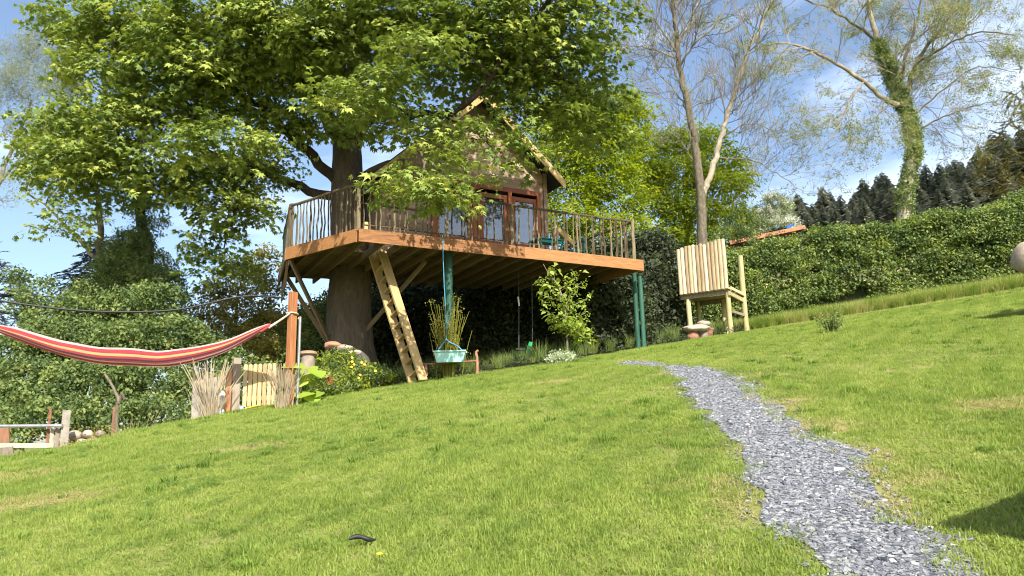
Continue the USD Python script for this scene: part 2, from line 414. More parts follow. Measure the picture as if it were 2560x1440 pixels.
def grassmat(name, stops):
    g = {'geo': ('geometry', {}), 'oi': ('object_info', {}),
         'n1': ('noise_texture', {'scale': 0.55, 'detail': 4.0, 'roughness': 0.6}),
         'n2': ('noise_texture', {'scale': 6.5, 'detail': 4.0, 'roughness': 0.65}), 'mp': ('mapping', {'rotation': (0, 0, 0.55)}), 'wv': ('wave_texture', {'scale': 0.62, 'distortion': 4.0, 'detail': 3.0, 'detail_scale': 1.0}), 'm3': ('mix_float', {'fac': 0.045}),
         'wn': ('white_noise_texture', {}),
         'm1': ('mix_float', {'fac': 0.55}), 'm2': ('mix_float', {'fac': 0.30}),
         'ramp': ('rgb_ramp', {'ramp': stops}),
         'pb': ('principled_bsdf', {'roughness': 0.55, 'specular_ior_level': 0.25}),
         'tl': ('hsv', {'hue': 0.49, 'saturation': 1.1, 'value': 1.3}), 'tr': ('translucent_bsdf', {}), 'mx': ('mix_closure', {'fac': 0.42})}
    return usdkit.material(stage, L + name, g, [
        ('geo.position', 'n1.vector'), ('geo.position', 'n2.vector'), ('n1.fac', 'm1.a'), ('n2.fac', 'm1.b'), ('m1.result', 'm2.a'), ('geo.random_per_island', 'm2.b'),
        ('geo.position', 'mp.vector'), ('mp.vector', 'wv.vector'), ('m2.result', 'm3.a'), ('wv.fac', 'm3.b'),
        ('m3.result', 'ramp.fac'), ('ramp.color', 'pb.base_color'), ('ramp.color', 'tl.color'), ('tl.color', 'tr.color'),
        ('pb.BSDF', 'mx.closure1'), ('tr.BSDF', 'mx.closure2')], surface='mx.closure')


GRASS = [(0.22, (0.10, 0.165, 0.026)), (0.37, (0.215, 0.285, 0.055)), (0.50, (0.315, 0.365, 0.092)), (0.62, (0.425, 0.44, 0.155)), (0.78, (0.56, 0.52, 0.27))]
M['grass'] = grassmat('lawn_grass', GRASS)
M['dry'] = grassmat('dry_grass', [(0.25, (0.30, 0.29, 0.10)), (0.55, (0.43, 0.37, 0.18)), (0.8, (0.54, 0.46, 0.28))])
M['soil'] = usdkit.material(stage, L + 'ground_soil', {
    'geo': ('geometry', {}), 'n': ('noise_texture', {'scale': 2.5, 'detail': 6.0}),
    'ramp': ('rgb_ramp', {'ramp': [(0.3, (0.10, 0.12, 0.03)), (0.55, (0.16, 0.165, 0.055)), (0.75, (0.22, 0.195, 0.09))]}),
    'pb': ('principled_bsdf', {'roughness': 0.95, 'specular_ior_level': 0.1})},
    [('geo.position', 'n.vector'), ('n.fac', 'ramp.fac'), ('ramp.color', 'pb.base_color')], surface='pb.BSDF')
M['gravelbed'] = stuffmat('gravel_bed', [(0.085, 0.088, 0.096), (0.13, 0.134, 0.144), (0.18, 0.184, 0.195)], 60, rough=0.9, bump=0.6, rnd=0.0)
M['slate'] = [stuffmat('slate_chip_%s' % nm, c, 30, rough=0.6, bump=0.3, rnd=0.7) for nm, c in (
    ('grey', [(0.095, 0.10, 0.112), (0.15, 0.156, 0.172), (0.215, 0.222, 0.24)]),
    ('blue', [(0.065, 0.072, 0.086), (0.115, 0.126, 0.146), (0.17, 0.182, 0.205)]),
    ('pale', [(0.19, 0.19, 0.192), (0.26, 0.26, 0.262), (0.37, 0.365, 0.355)]))]

# ------------------------------------------------------------------ the ground
def axis(a, b, fine, lo, hi, n):
    return np.unique(np.r_[-np.geomspace(-lo + 1, -a + 1, n)[::1] + 1 if lo < a else [], np.arange(a, b, fine), np.geomspace(b + 1, hi + 1, n) - 1])


gx = np.unique(np.r_[np.linspace(-400, -40, 19), np.linspace(-40, -14, 27), np.arange(-14, 20, 0.25), np.linspace(20, 60, 41), np.linspace(60, 400, 18)])
gy = np.unique(np.r_[np.linspace(-200, -6, 21), np.arange(-6, 30, 0.25), np.linspace(30, 100, 71), np.linspace(100, 500, 21)])
GX, GY = np.meshgrid(gx, gy)
GZ = ground(GX, GY) + 0.05 * (meshkit.fbm(np.stack([GX * 0.5, GY * 0.5, 0 * GX], -1), 3, 3) - 0.5) * sstep(24, 30, GY)
nx, ny = len(gx), len(gy)
ii, jj = np.meshgrid(np.arange(ny - 1), np.arange(nx - 1), indexing='ij')
q = np.stack([ii * nx + jj, ii * nx + jj + 1, (ii + 1) * nx + jj + 1, (ii + 1) * nx + jj], -1).reshape(-1, 4)
gm = usdkit.mesh(stage, '/World/ground', (np.stack([GX, GY, GZ], -1).reshape(-1, 3), q), M['soil'], True)
tag(gm.GetPrim(), 'sloping ground under the lawn and the trees', 'ground', kind='structure')

def lawn_edge(x):
    return np.interp(x, LAWN_X, LAWN_Y)


# the gravel path, from the lower right corner up to the crest
PL = [(2066, 1475), (2050, 1440), (2030, 1378), (1978, 1338), (1928, 1300), (1908, 1250), (1876, 1195), (1862, 1130), (1838, 1088), (1795, 1058), (1765, 1030), (1728, 985), (1692, 945), (1664, 918), (1600, 914), (1556, 908)]
PR = [(2500, 1475), (2440, 1440), (2395, 1388), (2330, 1325), (2262, 1278), (2212, 1238), (2192, 1200), (2178, 1160), (2105, 1112), (2005, 1072), (1962, 1030), (1902, 988), (1850, 948), (1780, 920), (1680, 911), (1570, 904)]
from shapely.geometry import Polygon, Point, LineString
import shapely
path_xy = [hit(*p)[:2] for p in PL] + [hit(*p)[:2] for p in PR[::-1]]
PATH = Polygon(path_xy).buffer(0.0)
prng = np.random.default_rng(11)
# ragged rim
rim = np.array(PATH.exterior.segmentize(0.12).coords)[:-1]
cen = np.array(PATH.centroid.coords[0])
rim2 = rim + (meshkit.noise(np.c_[rim * 3.1, 0 * rim[:, :1]], 4)[:, None] - 0.5) * 0.16 * np.c_[np.ones(len(rim)), 0.3 * np.ones(len(rim))]
PATH = Polygon(rim2).buffer(0.0)
if PATH.geom_type != 'Polygon':
    PATH = max(PATH.geoms, key=lambda g_: g_.area)
inside = []
x0, y0, x1, y1 = PATH.bounds
cx, cy = np.meshgrid(np.arange(x0, x1, 0.14), np.arange(y0, y1, 0.14))
cpts = np.c_[cx.ravel(), cy.ravel()] + prng.uniform(-0.03, 0.03, (cx.size, 2))
cpts = cpts[shapely.contains_xy(PATH.buffer(-0.03), cpts[:, 0], cpts[:, 1])]
allp = np.vstack([np.array(PATH.exterior.coords)[:-1], cpts])
from scipy.spatial import Delaunay, cKDTree
dl = Delaunay(allp)
cc = allp[dl.simplices].mean(1)
tri = dl.simplices[shapely.contains_xy(PATH, cc[:, 0], cc[:, 1])]
pm = usdkit.mesh(stage, '/World/gravel_path', (np.c_[allp, ground(allp[:, 0], allp[:, 1]) + 0.006], tri), M['gravelbed'], True)
tag(pm.GetPrim(), 'grey slate gravel path winding up the lawn', 'path', kind='structure')

# slate chips lying on it
chips = []
for k in range(9):
    b = trimesh.creation.icosphere(1) if k % 3 == 0 else trimesh.creation.box([1.6, 1.6, 1.6])
    v = np.array(b.vertices) * (1 + 0.35 * (np.random.default_rng(k).random((len(b.vertices), 3)) - 0.5))
    chips.append((v * [0.5, 0.33 + 0.03 * k, 0.12 + 0.025 * (k % 4)], np.array(b.faces)))
crng = np.random.default_rng(5)
N = 230000
cp = np.c_[crng.uniform(x0 - 0.4, x1 + 0.4, N), crng.uniform(y0 - 0.2, y1 + 0.2, N)]
wide = PATH.buffer(0.13)
ins = shapely.contains_xy(PATH, cp[:, 0], cp[:, 1])
near = shapely.contains_xy(wide, cp[:, 0], cp[:, 1]) & ~ins & (crng.random(N) < 0.06)
keep = (ins & ((cp[:, 1] < 9) | (crng.random(N) < 0.6))) | near
cp = cp[keep]
n = len(cp)
scatter(None, 'gravel_chips', chips, [M['slate'][i % 3] if i % 3 != 2 or i == 2 else M['slate'][0] for i in range(9)],
        np.c_[cp, ground(cp[:, 0], cp[:, 1]) + 0.008], quats(n, crng.uniform(0, 6.28, n), np.abs(crng.normal(0, 0.35, n)), crng.uniform(0, 6.28, n)),
        crng.gamma(2.2, 0.0055, n) + 0.007, crng, 'stuff', 'loose grey and pale slate chips covering the winding path', 'gravel')


# ------------------------------------------------------------------ the lawn's grass
def blades(n, size, lmin, lmax, w, lean, rng, tuft=False):
    """A patch of grass blades, each three triangles, bent over."""
    if tuft:
        rr = size * np.sqrt(rng.random(n)) * 0.5; a = rng.uniform(0, 6.28, n)
        o = np.c_[rr * np.cos(a), rr * np.sin(a), np.zeros(n)]
        az = a + rng.normal(0, 0.6, n)
    else:
        o = np.c_[rng.uniform(-size / 2, size / 2, (n, 2)), np.zeros(n)]
        az = rng.uniform(0, 6.28, n)
    ln = rng.uniform(lmin, lmax, n)
    d = np.c_[np.cos(az), np.sin(az), np.zeros(n)]
    lr = np.abs(rng.normal(lean, lean * 0.45, n))
    s = np.c_[-np.sin(az), np.cos(az), np.zeros(n)] * (w * rng.uniform(0.6, 1.3, n))[:, None] / 2
    mid = o + d * (ln * 0.5 * np.sin(lr * 0.6))[:, None] + np.array([0, 0, 1.0]) * (ln * 0.5 * np.cos(lr * 0.6))[:, None]
    tip = mid + d * (ln * 0.5 * np.sin(lr * 1.4))[:, None] + np.array([0, 0, 1.0]) * (ln * 0.5 * np.cos(np.minimum(lr * 1.4, 1.75)))[:, None]
    V = np.stack([o - s, o + s, mid - s * 0.8, mid + s * 0.8, tip], 1).reshape(-1, 3)
    F = (np.array([[0, 1, 3], [0, 3, 2], [2, 3, 4]])[None] + (np.arange(n) * 5)[:, None, None]).reshape(-1, 3)
    return V, F


grng = np.random.default_rng(21)
patches = [blades(300, 0.34, 0.018, 0.052, 0.0055, 1.0, grng) for _ in range(6)] + [blades(240, 0.34, 0.03, 0.075, 0.0055, 1.15, grng) for _ in range(2)]


def lawn_points(step, ya, yb):
    xs, ys = np.meshgrid(np.arange(-16, 19, step), np.arange(ya, yb, step))
    p = np.c_[xs.ravel(), ys.ravel()] + grng.uniform(-step * 0.5, step * 0.5, (xs.size, 2))
    p = p[(np.abs(p[:, 0]) < 0.70 * p[:, 1] + 1.2) & (p[:, 1] < lawn_edge(p[:, 0]) + 0.15)]
    return p[~shapely.contains_xy(PATH.buffer(-0.02), p[:, 0], p[:, 1])]


gpz = np.vstack([lawn_points(0.14, 3.2, 9.0), lawn_points(0.19, 9.0, 24.0)])
# bare and dry places beside the path and on the lawn
DRY = [(1760, 1212, 0.30, 0.10), (1790, 1205, 0.22, 0.10), (2235, 1265, 0.25, 0.35), (2160, 1140, 0.3, 0.35), (2060, 1065, 0.35, 0.3), (1960, 1005, 0.35, 0.3), (1880, 945, 0.35, 0.25), (2540, 1010, 0.5, 0.3),
       (1885, 1370, 0.2, 0.08), (1930, 1290, 0.22, 0.12), (1850, 1120, 0.2, 0.15), (2250, 1200, 0.35, 0.25), (1850, 1030, 0.15, 0.2), (130, 1250, 0.6, 0.35), (60, 1190, 0.6, 0.3), (640, 1120, 0.5, 0.2), (1420, 950, 0.6, 0.35)]
dry = np.zeros(len(gpz), bool)
for px, py, ra, rb in DRY:
    h_ = hit(px, py)
    dd = ((gpz[:, 0] - h_[0]) / ra) ** 2 + ((gpz[:, 1] - h_[1]) / rb) ** 2
    dry |= (dd < 1) & (grng.random(len(gpz)) < 0.75)
edge = shapely.contains_xy(PATH.buffer(0.22), gpz[:, 0], gpz[:, 1])
dry |= edge & (meshkit.noise(np.c_[gpz * 1.2, 0 * gpz[:, :1]], 9) > 0.5) & (grng.random(len(gpz)) < 0.7)
dry |= (gpz[:, 1] > lawn_edge(gpz[:, 0]) - 1.2) & (gpz[:, 0] > 7.4) & (grng.random(len(gpz)) < 0.5)
for sel, nm, mt, lab, sc in ((~dry, 'lawn_grass', M['grass'], 'short mown green grass covering the sloping lawn', 1.0), (dry, 'dry_lawn_grass', M['dry'], 'straw coloured thin grass in worn patches by the path', 0.7)):
    p = gpz[sel]; n = len(p)
    hgt = 0.35 + 0.9 * meshkit.fbm(np.c_[p * 0.9, 0 * p[:, :1]], 3, 5) + 0.55 * sstep(0.6, 0.8, meshkit.noise(np.c_[p * 3.7, 0 * p[:, :1]], 15))
    scatter(None, nm, patches, mt, np.c_[p, ground(p[:, 0], p[:, 1]) - 0.004], quats(n, grng.uniform(0, 6.28, n), np.full(n, 0.2), np.full(n, 0.0)),
            np.c_[np.ones((n, 2)), hgt * sc], grng, 'stuff', lab, 'grass')

# coarser darker tufts and clover in the turf
N = 2600
p = np.c_[grng.uniform(-13, 15, N), grng.uniform(3.4, 22, N)]
p = p[(np.abs(p[:, 0]) < 0.70 * p[:, 1] + 1) & (p[:, 1] < lawn_edge(p[:, 0]) - 0.2) & (meshkit.fbm(np.c_[p * 0.7, 0 * p[:, :1]], 2, 31) > 0.47)]
p = p[~shapely.contains_xy(PATH.buffer(0.05), p[:, 0], p[:, 1])]
n = len(p)
coarse = [blades(46, 0.13, 0.04, 0.10, 0.0075, 0.7, grng, True) for _ in range(4)]


def clover(rng):
    V, F = [], []
    for i in range(26):
        o = np.r_[rng.normal(0, 0.05, 2), rng.uniform(0.018, 0.04)]
        a0 = rng.uniform(0, 6.28)
        for k_ in range(3):
            a = a0 + k_ * 2.094
            d, e = np.array([math.cos(a), math.sin(a), 0.15]) * 0.016, np.array([-math.sin(a), math.cos(a), 0]) * 0.008
            b = len(V)
            V += [o, o + d * 0.6 + e, o + d, o + d * 0.6 - e]; F += [[b, b + 2, b + 1], [b, b + 3, b + 2]]
    return np.array(V), np.array(F)


scatter(None, 'turf_tufts', coarse + [clover(grng) for _ in range(3)], [M['turf']] * 4 + [M['clover']] * 3, np.c_[p, ground(p[:, 0], p[:, 1])], quats(n, grng.uniform(0, 6.28, n), np.full(n, 0.2), np.zeros(n)),
        grng.uniform(0.6, 1.3, n), grng, 'stuff', 'coarser darker grass tufts and clover dotted about the lawn', 'grass')

# ------------------------------------------------------------------ the tree house: deck and cabin
DA = at(896, 572, 16.0)                        # front corner of the deck, top of the boards
DZ = float(DA[2])
DU = np.array([0.8832, 0.4691, 0.0])           # along the long front
DN = np.array([-0.4691, 0.8832, 0.0])          # inwards
Z3 = np.array([0, 0, 1.0])


def dk(t, s, h=0.0):
    return DA + DU * t + DN * s + Z3 * h


tA, tB = np.array([0.0, 0.0]), np.array([7.18, 0.0])
tC = np.array([-1.02, 2.08])
tE = np.array([6.85, 3.45])
tD = np.array([-0.6, 4.9])
th = thing('tree_house', 'wooden tree house cabin on a raised railed deck around the sycamore', 'tree house', gp(1.5, 19.5))
rng = np.random.default_rng(31)


def fascia(a, b, h=0.28, drop=0.0):
    a, b = np.asarray(a, float), np.asarray(b, float)
    return beam(dk(*a, -h / 2 - drop), dk(*b, -h / 2 - drop), 0.045, h, Z3, 0.08)


part(th, 'fascia_board', fascia(tA + [0.0, -0.024], [3.897, -0.024]), M['fascia'], False)
part(th, 'fascia_board', fascia([3.903, -0.026], tB + [0.1, -0.026], 0.276), M['fascia'], False)
nCA = norm(np.r_[tC - tA, 0])[:2]
part(th, 'fascia_board', fascia(tA + [-0.03, 0.03], tC), M['fascia'], False)
part(th, 'fascia_board', fascia(tB + [-0.0, 0.03], tE), M['fascia'], False)
part(th, 'fascia_board', fascia(tC + [0.0, 0.05], tD), M['deckwood'], False)
# floor boards run along the front, seen from below
deck_poly = Polygon([tA, tB, tE, tD, tC])
s0 = 0.01
while s0 < 4.8:
    strip = deck_poly.intersection(shapely.box(-3, s0, 9, s0 + 0.135))
    if not strip.is_empty:
        a, _, b, _ = strip.bounds
        # the hatch for the ladder
        for lo, hi in ([(a, b)] if not 0.85 < s0 < 1.65 else [(a, 0.42), (1.18, b)]):
            part(th, 'floor_board', beam(dk(lo + 0.03, s0 + 0.068, -0.016), dk(hi - 0.03, s0 + 0.068, -0.016), 0.128, 0.03, Z3, 0.1), M['deckwood'], False)
    s0 += 0.142
# joists across, below the boards
for t in np.arange(-0.6, 7.1, 0.42):
    line = LineString([(t, -1), (t, 6)]).intersection(deck_poly.buffer(-0.03))
    if line.is_empty or line.length < 0.3:
        continue
    (_, sa), (_, sb) = line.coords[0], line.coords[-1]
    part(th, 'joist', beam(dk(t, sa, -0.11), dk(t, sb, -0.11), 0.05, 0.15, Z3), M['deckwood'], False)
# rails, posts and crooked balusters
TOP = 1.0


def rail_run(a, b, spacing, posts, lowtop=None, r=0.017):
    a, b = np.asarray(a, float), np.asarray(b, float)
    ln = np.linalg.norm(b - a)
    k = int(ln / spacing)
    for i in range(1, k):
        f = i / k + rng.normal(0, 0.006)
        if min(abs(f - p) for p in posts) * ln < 0.07:
            continue
        p = a + (b - a) * f
        top = TOP - 0.02 if lowtop is None or not lowtop[0] < f * ln < lowtop[1] else lowtop[2]
        j = rng.normal(0, 0.018, 2)
        part(th, 'baluster', pole([dk(*p, 0.0), dk(*(p + j * 0.8), 0.35), dk(*(p + rng.normal(0, 0.014, 2)), 0.68), dk(*(p + j * 0.3), top)],
                                  r * rng.uniform(0.75, 1.35), r * rng.uniform(0.6, 1.1), 6, 7, 0.006, rng), M['stick'], 40)
    for f in posts:
        p = a + (b - a) * f
        part(th, 'railing_post', pole([dk(*p, -0.02), dk(*p, 0.5), dk(*p, TOP + 0.03)], 0.047, 0.042, 8, 7, 0.006, rng), M['stick'], 40)


ins_ = 0.07
a_, b_, c_, e_, d_ = tA + [0.02, ins_], tB + [-0.07, ins_], tC + [0.06, 0.0], tE + [-0.07, -0.05], tD + [0.08, 0]
rail_run(a_, b_, 0.128, [0.0, 0.512, 0.997], r=0.0195)
rail_run(a_, c_, 0.112, [0.995], r=0.02)
rail_run(b_, e_, 0.3, [0.98], r=0.015)
for p_, q_, r_ in ((a_, b_, 0.033), (a_, c_, 0.036), (b_, e_, 0.033), (c_, d_, 0.036)):
    mid = (p_ + q_) / 2
    part(th, 'handrail', pole([dk(*p_, TOP), dk(*(p_ * 0.66 + q_ * 0.34), TOP + 0.012), dk(*(p_ * 0.3 + q_ * 0.7), TOP - 0.012), dk(*q_, TOP)], r_, r_ * 0.9, 8, 14, 0.004, rng), M['stick'], 40)
part(th, 'mid_rail', pole([dk(*(a_ + [0.05, 0.03]), 0.60), dk(*(a_ + [1.0, 0.04]), 0.60), dk(*(a_ + [1.95, 0.03]), 0.585)], 0.022, 0.02, 7, 8, 0.004, rng), M['stick'], 40)
part(th, 'bottom_rail', pole([dk(*(a_ + [0.1, 0.03]), 0.13), dk(*(a_ + [2.0, 0.03]), 0.13), dk(*(a_ + [4.4, 0.03]), 0.13)], 0.018, 0.016, 7, 8, 0.004, rng), M['stick'], 40)
# dark upright boards closing the far left side
for i, f in enumerate(np.linspace(0.03, 0.97, 15)):
    p = c_ + (d_ - c_) * f
    part(th, 'side_slat', beam(dk(*p, -0.38 - 0.35 * f), dk(*p, TOP - 0.03), 0.02, 0.16, np.r_[norm((DU * (d_ - c_)[0] + DN * (d_ - c_)[1])[:2]), 0], 0.1), M['greywood'], False)
# a sawn log seat end seen beside the corner post
part(th, 'log_block', lathe([(0.0, 0), (0.075, 0.0), (0.085, 0.03), (0.08, 0.2), (0.07, 0.24), (0, 0.24)], dk(0.28, 0.35, 0.02), 14), M['barge'], 40)
# green steel support posts
for (px, Y, w) in ((1122, 17.35, 0.085), (1586, 19.9, 0.06), (1600, 20.35, 0.06), (1700, 23.2, 0.05)):
    top = at(px, 700, Y)
    fx, fy = top[0], top[1]
    if px == 1700:
        fx, fy = dk(*tE)[:2] + [-0.1, -0.1]
    z0 = float(ground(fx, fy))
    part(th, 'support_post', pole([[fx, fy, z0 - 0.15], [fx, fy, (z0 + DZ) / 2], [fx, fy, DZ - 0.2]], w, w, 12, 3), M['green_post'], 40)
# diagonal struts down to the trunk
TRK = np.array([float(at(872, 760, 19.3)[0]), 19.3])
for p, q_ in ((dk(-0.95, 2.0, -0.28), np.r_[TRK + [-0.35, -0.35], DZ - 1.95]), (dk(1.9, 1.0, -0.28), np.r_[TRK + [0.45, -0.2], DZ - 1.65]), (dk(-0.7, 3.6, -0.28), np.r_[TRK + [-0.5, 0.1], DZ - 1.9]),
              (dk(-0.98, 2.12, -0.27), dk(-0.9, 2.7, -0.75))):
    part(th, 'strut', beam(p, q_, 0.06, 0.09, Z3), M['deckwood'], False)

# the cabin
WS = 2.2                                        # its front wall stands this far behind the deck's front edge
APT, APH, SL = 3.87, 4.58, 0.915
WL, WR, WD = 1.28, 5.78, 2.3


def roof_h(t):
    return APH - SL * abs(t - APT)


doors = [(2.62, 3.62), (3.86, 4.66), (4.80, 5.56)]
D_L, D_R, D_H = 2.50, 5.64, 2.12
hh = 0.0
k = 0
while hh < APH - 0.12:
    h2 = min(hh + 0.17, APH)
    lo, hi = max(WL, APT - (APH - hh) / SL + 0.04), min(WR, APT + (APH - hh) / SL - 0.04)
    lo2, hi2 = max(WL, APT - (APH - h2) / SL + 0.04), min(WR, APT + (APH - h2) / SL - 0.04)
    spans = [(lo, hi, lo2, hi2)] if hh > D_H else [(lo, D_L, lo2, D_L), (D_R, hi, D_R, hi2)]
    for (a, b, a2, b2) in spans:
        if b - a < 0.08:
            continue
        k += 1
        nseg = max(2, int((b - a) / 0.3))
        bot = [(a + (b - a) * i / nseg, hh - 0.012 - 0.016 * rng.random()) for i in range(nseg + 1)]      # waney lower edge
        poly = bot + [(max(b2, a2 + 0.03), h2), (a2, h2)]
        part(th, 'cladding_board', prism(poly, dk(0, WS - 0.012 - 0.006 * (k % 3)), DU, Z3, DN * 0.03), M['clad'], False)
    hh = h2
# lining behind the boards, side and back walls, floor
part(th, 'side_wall', beam(dk(WL + 0.03, WS + 0.05, roof_h(WL) / 2 - 0.04), dk(WL + 0.03, WS + WD, roof_h(WL) / 2 - 0.04), 0.05, roof_h(WL) - 0.1, Z3), M['clad'], False)
part(th, 'side_wall', beam(dk(WR - 0.03, WS + 0.05, roof_h(WR) / 2 - 0.04), dk(WR - 0.03, WS + WD, roof_h(WR) / 2 - 0.04), 0.05, roof_h(WR) - 0.1, Z3), M['clad'], False)
part(th, 'back_wall', prism([(WL + 0.06, 0), (WR - 0.06, 0), (WR - 0.06, roof_h(WR) - 0.06), (APT, APH - 0.06), (WL + 0.06, roof_h(WL) - 0.06)], dk(0, WS + WD), DU, Z3, DN * 0.05), M['inner'], False)
part(th, 'gable_lining', prism([(WL + 0.06, D_H + 0.02), (WR - 0.06, D_H + 0.02), (WR - 0.06, roof_h(WR) - 0.07), (APT, APH - 0.07), (WL + 0.06, roof_h(WL) - 0.07)], dk(0, WS + 0.035), DU, Z3, DN * 0.03), M['inner'], False)
part(th, 'gable_lining', prism([(WL + 0.06, 0), (D_L, 0), (D_L, D_H), (WL + 0.06, D_H)], dk(0, WS + 0.035), DU, Z3, DN * 0.03), M['inner'], False)
# roof slabs with bargeboards
for sgn, te in ((-1, 0.86), (1, 6.22)):
    dl_ = abs(te - APT)
    poly = [(APT, APH + 0.10), (te, APH + 0.10 - SL * dl_), (te, APH + 0.02 - SL * dl_), (APT, APH + 0.02)]
    if sgn > 0:
        poly = poly[::-1]
    rf = part(th, 'roof', prism(poly, dk(0, WS - 0.42), DU, Z3, DN * (WD + 0.8)), M['roof'], False)
    for i in range(7):                            # felt courses
        f0, f1 = i / 7, (i + 1) / 7
        a, b = APT + sgn * dl_ * f0, APT + sgn * dl_ * (f1 + 0.02)
        pl_ = [(a, APH + 0.125 - SL * abs(a - APT)), (b, APH + 0.125 - SL * abs(b - APT)), (b, APH + 0.105 - SL * abs(b - APT)), (a, APH + 0.105 - SL * abs(a - APT))]
        part(rf, 'felt_course', prism(pl_ if sgn < 0 else pl_[::-1], dk(0, WS - 0.44), DU, Z3, DN * (WD + 0.84)), M['roof'], False)
    tm_ = te if sgn > 0 else 1.52
    for (ta, tb, dd, hgt) in ((APT, tm_, 0.46, 0.19),) + (((tm_, te, 0.43, 0.12),) if sgn < 0 else ()):
        pl_ = [(ta, APH + 0.09 - SL * abs(ta - APT)), (tb, APH + 0.09 - SL * abs(tb - APT)), (tb, APH + 0.09 - hgt * 1.3 - SL * abs(tb - APT)), (ta, APH + 0.09 - hgt * 1.3 - SL * abs(ta - APT))]
        part(rf, 'barge_board', prism(pl_ if sgn < 0 else pl_[::-1], dk(0, WS - dd), DU, Z3, DN * 0.03), M['barge'], False)
part(th, 'corner_post', beam(dk(WR + 0.03, WS - 0.03, 0), dk(WR + 0.03, WS - 0.03, roof_h(WR + 0.03) - 0.02), 0.11, 0.09, DN), M['clad'], False)
part(th, 'corner_post', beam(dk(WL - 0.02, WS - 0.03, 0), dk(WL - 0.02, WS - 0.03, roof_h(WL) - 0.06), 0.10, 0.09, DN), M['clad'], False)
# three glazed doors in reddish frames
for (a, b) in doors:
    dr = part(th, 'door', cat([beam(dk(a + 0.05, WS - 0.0, 0.03), dk(a + 0.05, WS - 0.0, D_H - 0.1), 0.10, 0.06, DN), beam(dk(b - 0.05, WS - 0.0, 0.03), dk(b - 0.05, WS - 0.0, D_H - 0.1), 0.10, 0.06, DN),
                               beam(dk(a + 0.1, WS - 0.0, D_H - 0.16), dk(b - 0.1, WS - 0.0, D_H - 0.16), 0.058, 0.12, Z3), beam(dk(a + 0.1, WS - 0.0, 0.68), dk(b - 0.1, WS - 0.0, 0.68), 0.058, 0.13, Z3),
                               beam(dk(a + 0.1, WS - 0.0, 0.11), dk(b - 0.1, WS - 0.0, 0.11), 0.058, 0.16, Z3)]), M['frame'], False)
    for (h0, h1) in ((0.19, 0.615), (0.745, D_H - 0.22)):
        part(dr, 'pane', beam(dk((a + b) / 2, WS + 0.004, h0), dk((a + b) / 2, WS + 0.004, h1), b - a - 0.2, 0.006, DN, 0.0), M['glass'], False)
    cv = []
    nn = 15
    xs = np.linspace(a + 0.08, b - 0.08, nn)
    for hz in (0.2, D_H - 0.2):
        cv += [dk(x_, WS + 0.14 + 0.025 * math.sin(x_ * 34), hz) for x_ in xs]
    cf = [[i, i + 1, nn + i + 1] for i in range(nn - 1)] + [[i, nn + i + 1, nn + i] for i in range(nn - 1)]
    part(dr, 'curtain', (np.array(cv), np.array(cf)), M['curtain'], True)
for t in (D_L + 0.06, 3.74, 4.73, D_R - 0.04):
    w = 0.2 if t == 3.74 else 0.11
    part(th, 'door_post', beam(dk(t, WS - 0.035, 0), dk(t, WS - 0.035, D_H), w, 0.07, DN), M['frame'], False)
part(th, 'door_lintel', beam(dk(D_L, WS - 0.035, D_H + 0.05), dk(D_R + 0.02, WS - 0.035, D_H + 0.05), 0.075, 0.13, Z3), M['frame'], False)
lt = part(th, 'wall_lantern', cat([lathe([(0.0, -0.1), (0.045, -0.09), (0.065, 0.03), (0.075, 0.045), (0.03, 0.10), (0.012, 0.13), (0, 0.13)], dk(3.74, WS - 0.16, 1.92), 8),
                                   beam(dk(3.74, WS - 0.16, 2.04), dk(3.74, WS - 0.06, 2.04), 0.02, 0.02, Z3)]), M['black'], False)
# rough porch post with its brace right of the cabin
part(th, 'porch_post', pole([dk(6.05, WS - 0.1, 0), dk(6.03, WS - 0.1, 0.6), dk(6.08, WS - 0.1, 1.25)], 0.10, 0.085, 8, 8, 0.012, rng), M['clad'], 40)
part(th, 'porch_brace', beam(dk(6.02, WS - 0.12, 1.3), dk(6.62, WS - 0.12, 0.86), 0.09, 0.13, Z3), M['barge'], False)

# turquoise table and chair on the right end of the deck
tb = thing('garden_table', 'small turquoise slatted table on the right end of the deck', 'table', dk(5.35, 1.45))
for i in range(6):
    part(tb, 'slat', beam(dk(5.0, 1.2 + i * 0.1, 0.66), dk(5.75, 1.2 + i * 0.1, 0.66), 0.08, 0.025, Z3), M['teal'], False)
for (t, s) in ((5.06, 1.22), (5.69, 1.22), (5.06, 1.68), (5.69, 1.68)):
    part(tb, 'leg', pole([dk(t, s, 0), dk(t, s, 0.65)], 0.018, 0.018, 8, 3), M['teal'], 40)
part(tb, 'apron', beam(dk(5.06, 1.22, 0.60), dk(5.69, 1.22, 0.60), 0.02, 0.07, Z3), M['teal'], False)
ch = thing('garden_chair', 'turquoise metal chair with round backrest beside the turquoise table', 'chair', dk(6.25, 1.4))
part(ch, 'seat', lathe([(0, 0.43), (0.2, 0.43), (0.215, 0.445), (0.2, 0.46), (0, 0.46)], dk(6.25, 1.4), 14), M['teal'], 40)
for (t, s) in ((6.1, 1.25), (6.4, 1.25), (6.1, 1.55), (6.4, 1.55)):
    part(ch, 'leg', pole([dk(t + (t - 6.25) * 0.3, s, 0), dk(t, s, 0.44)], 0.014, 0.014, 8, 3), M['teal'], 40)
part(ch, 'backrest', tubes(curve([dk(6.42, 1.55, 0.44), dk(6.45, 1.58, 0.8), dk(6.42, 1.4, 0.93), dk(6.40, 1.25, 0.8), dk(6.40, 1.25, 0.44)], 16), np.full(16, 0.014), 8), M['teal'], 40)
for i in range(3):
    part(ch, 'back_slat', beam(dk(6.42, 1.27, 0.55 + i * 0.12), dk(6.44, 1.56, 0.55 + i * 0.12), 0.012, 0.05, Z3), M['teal'], False)

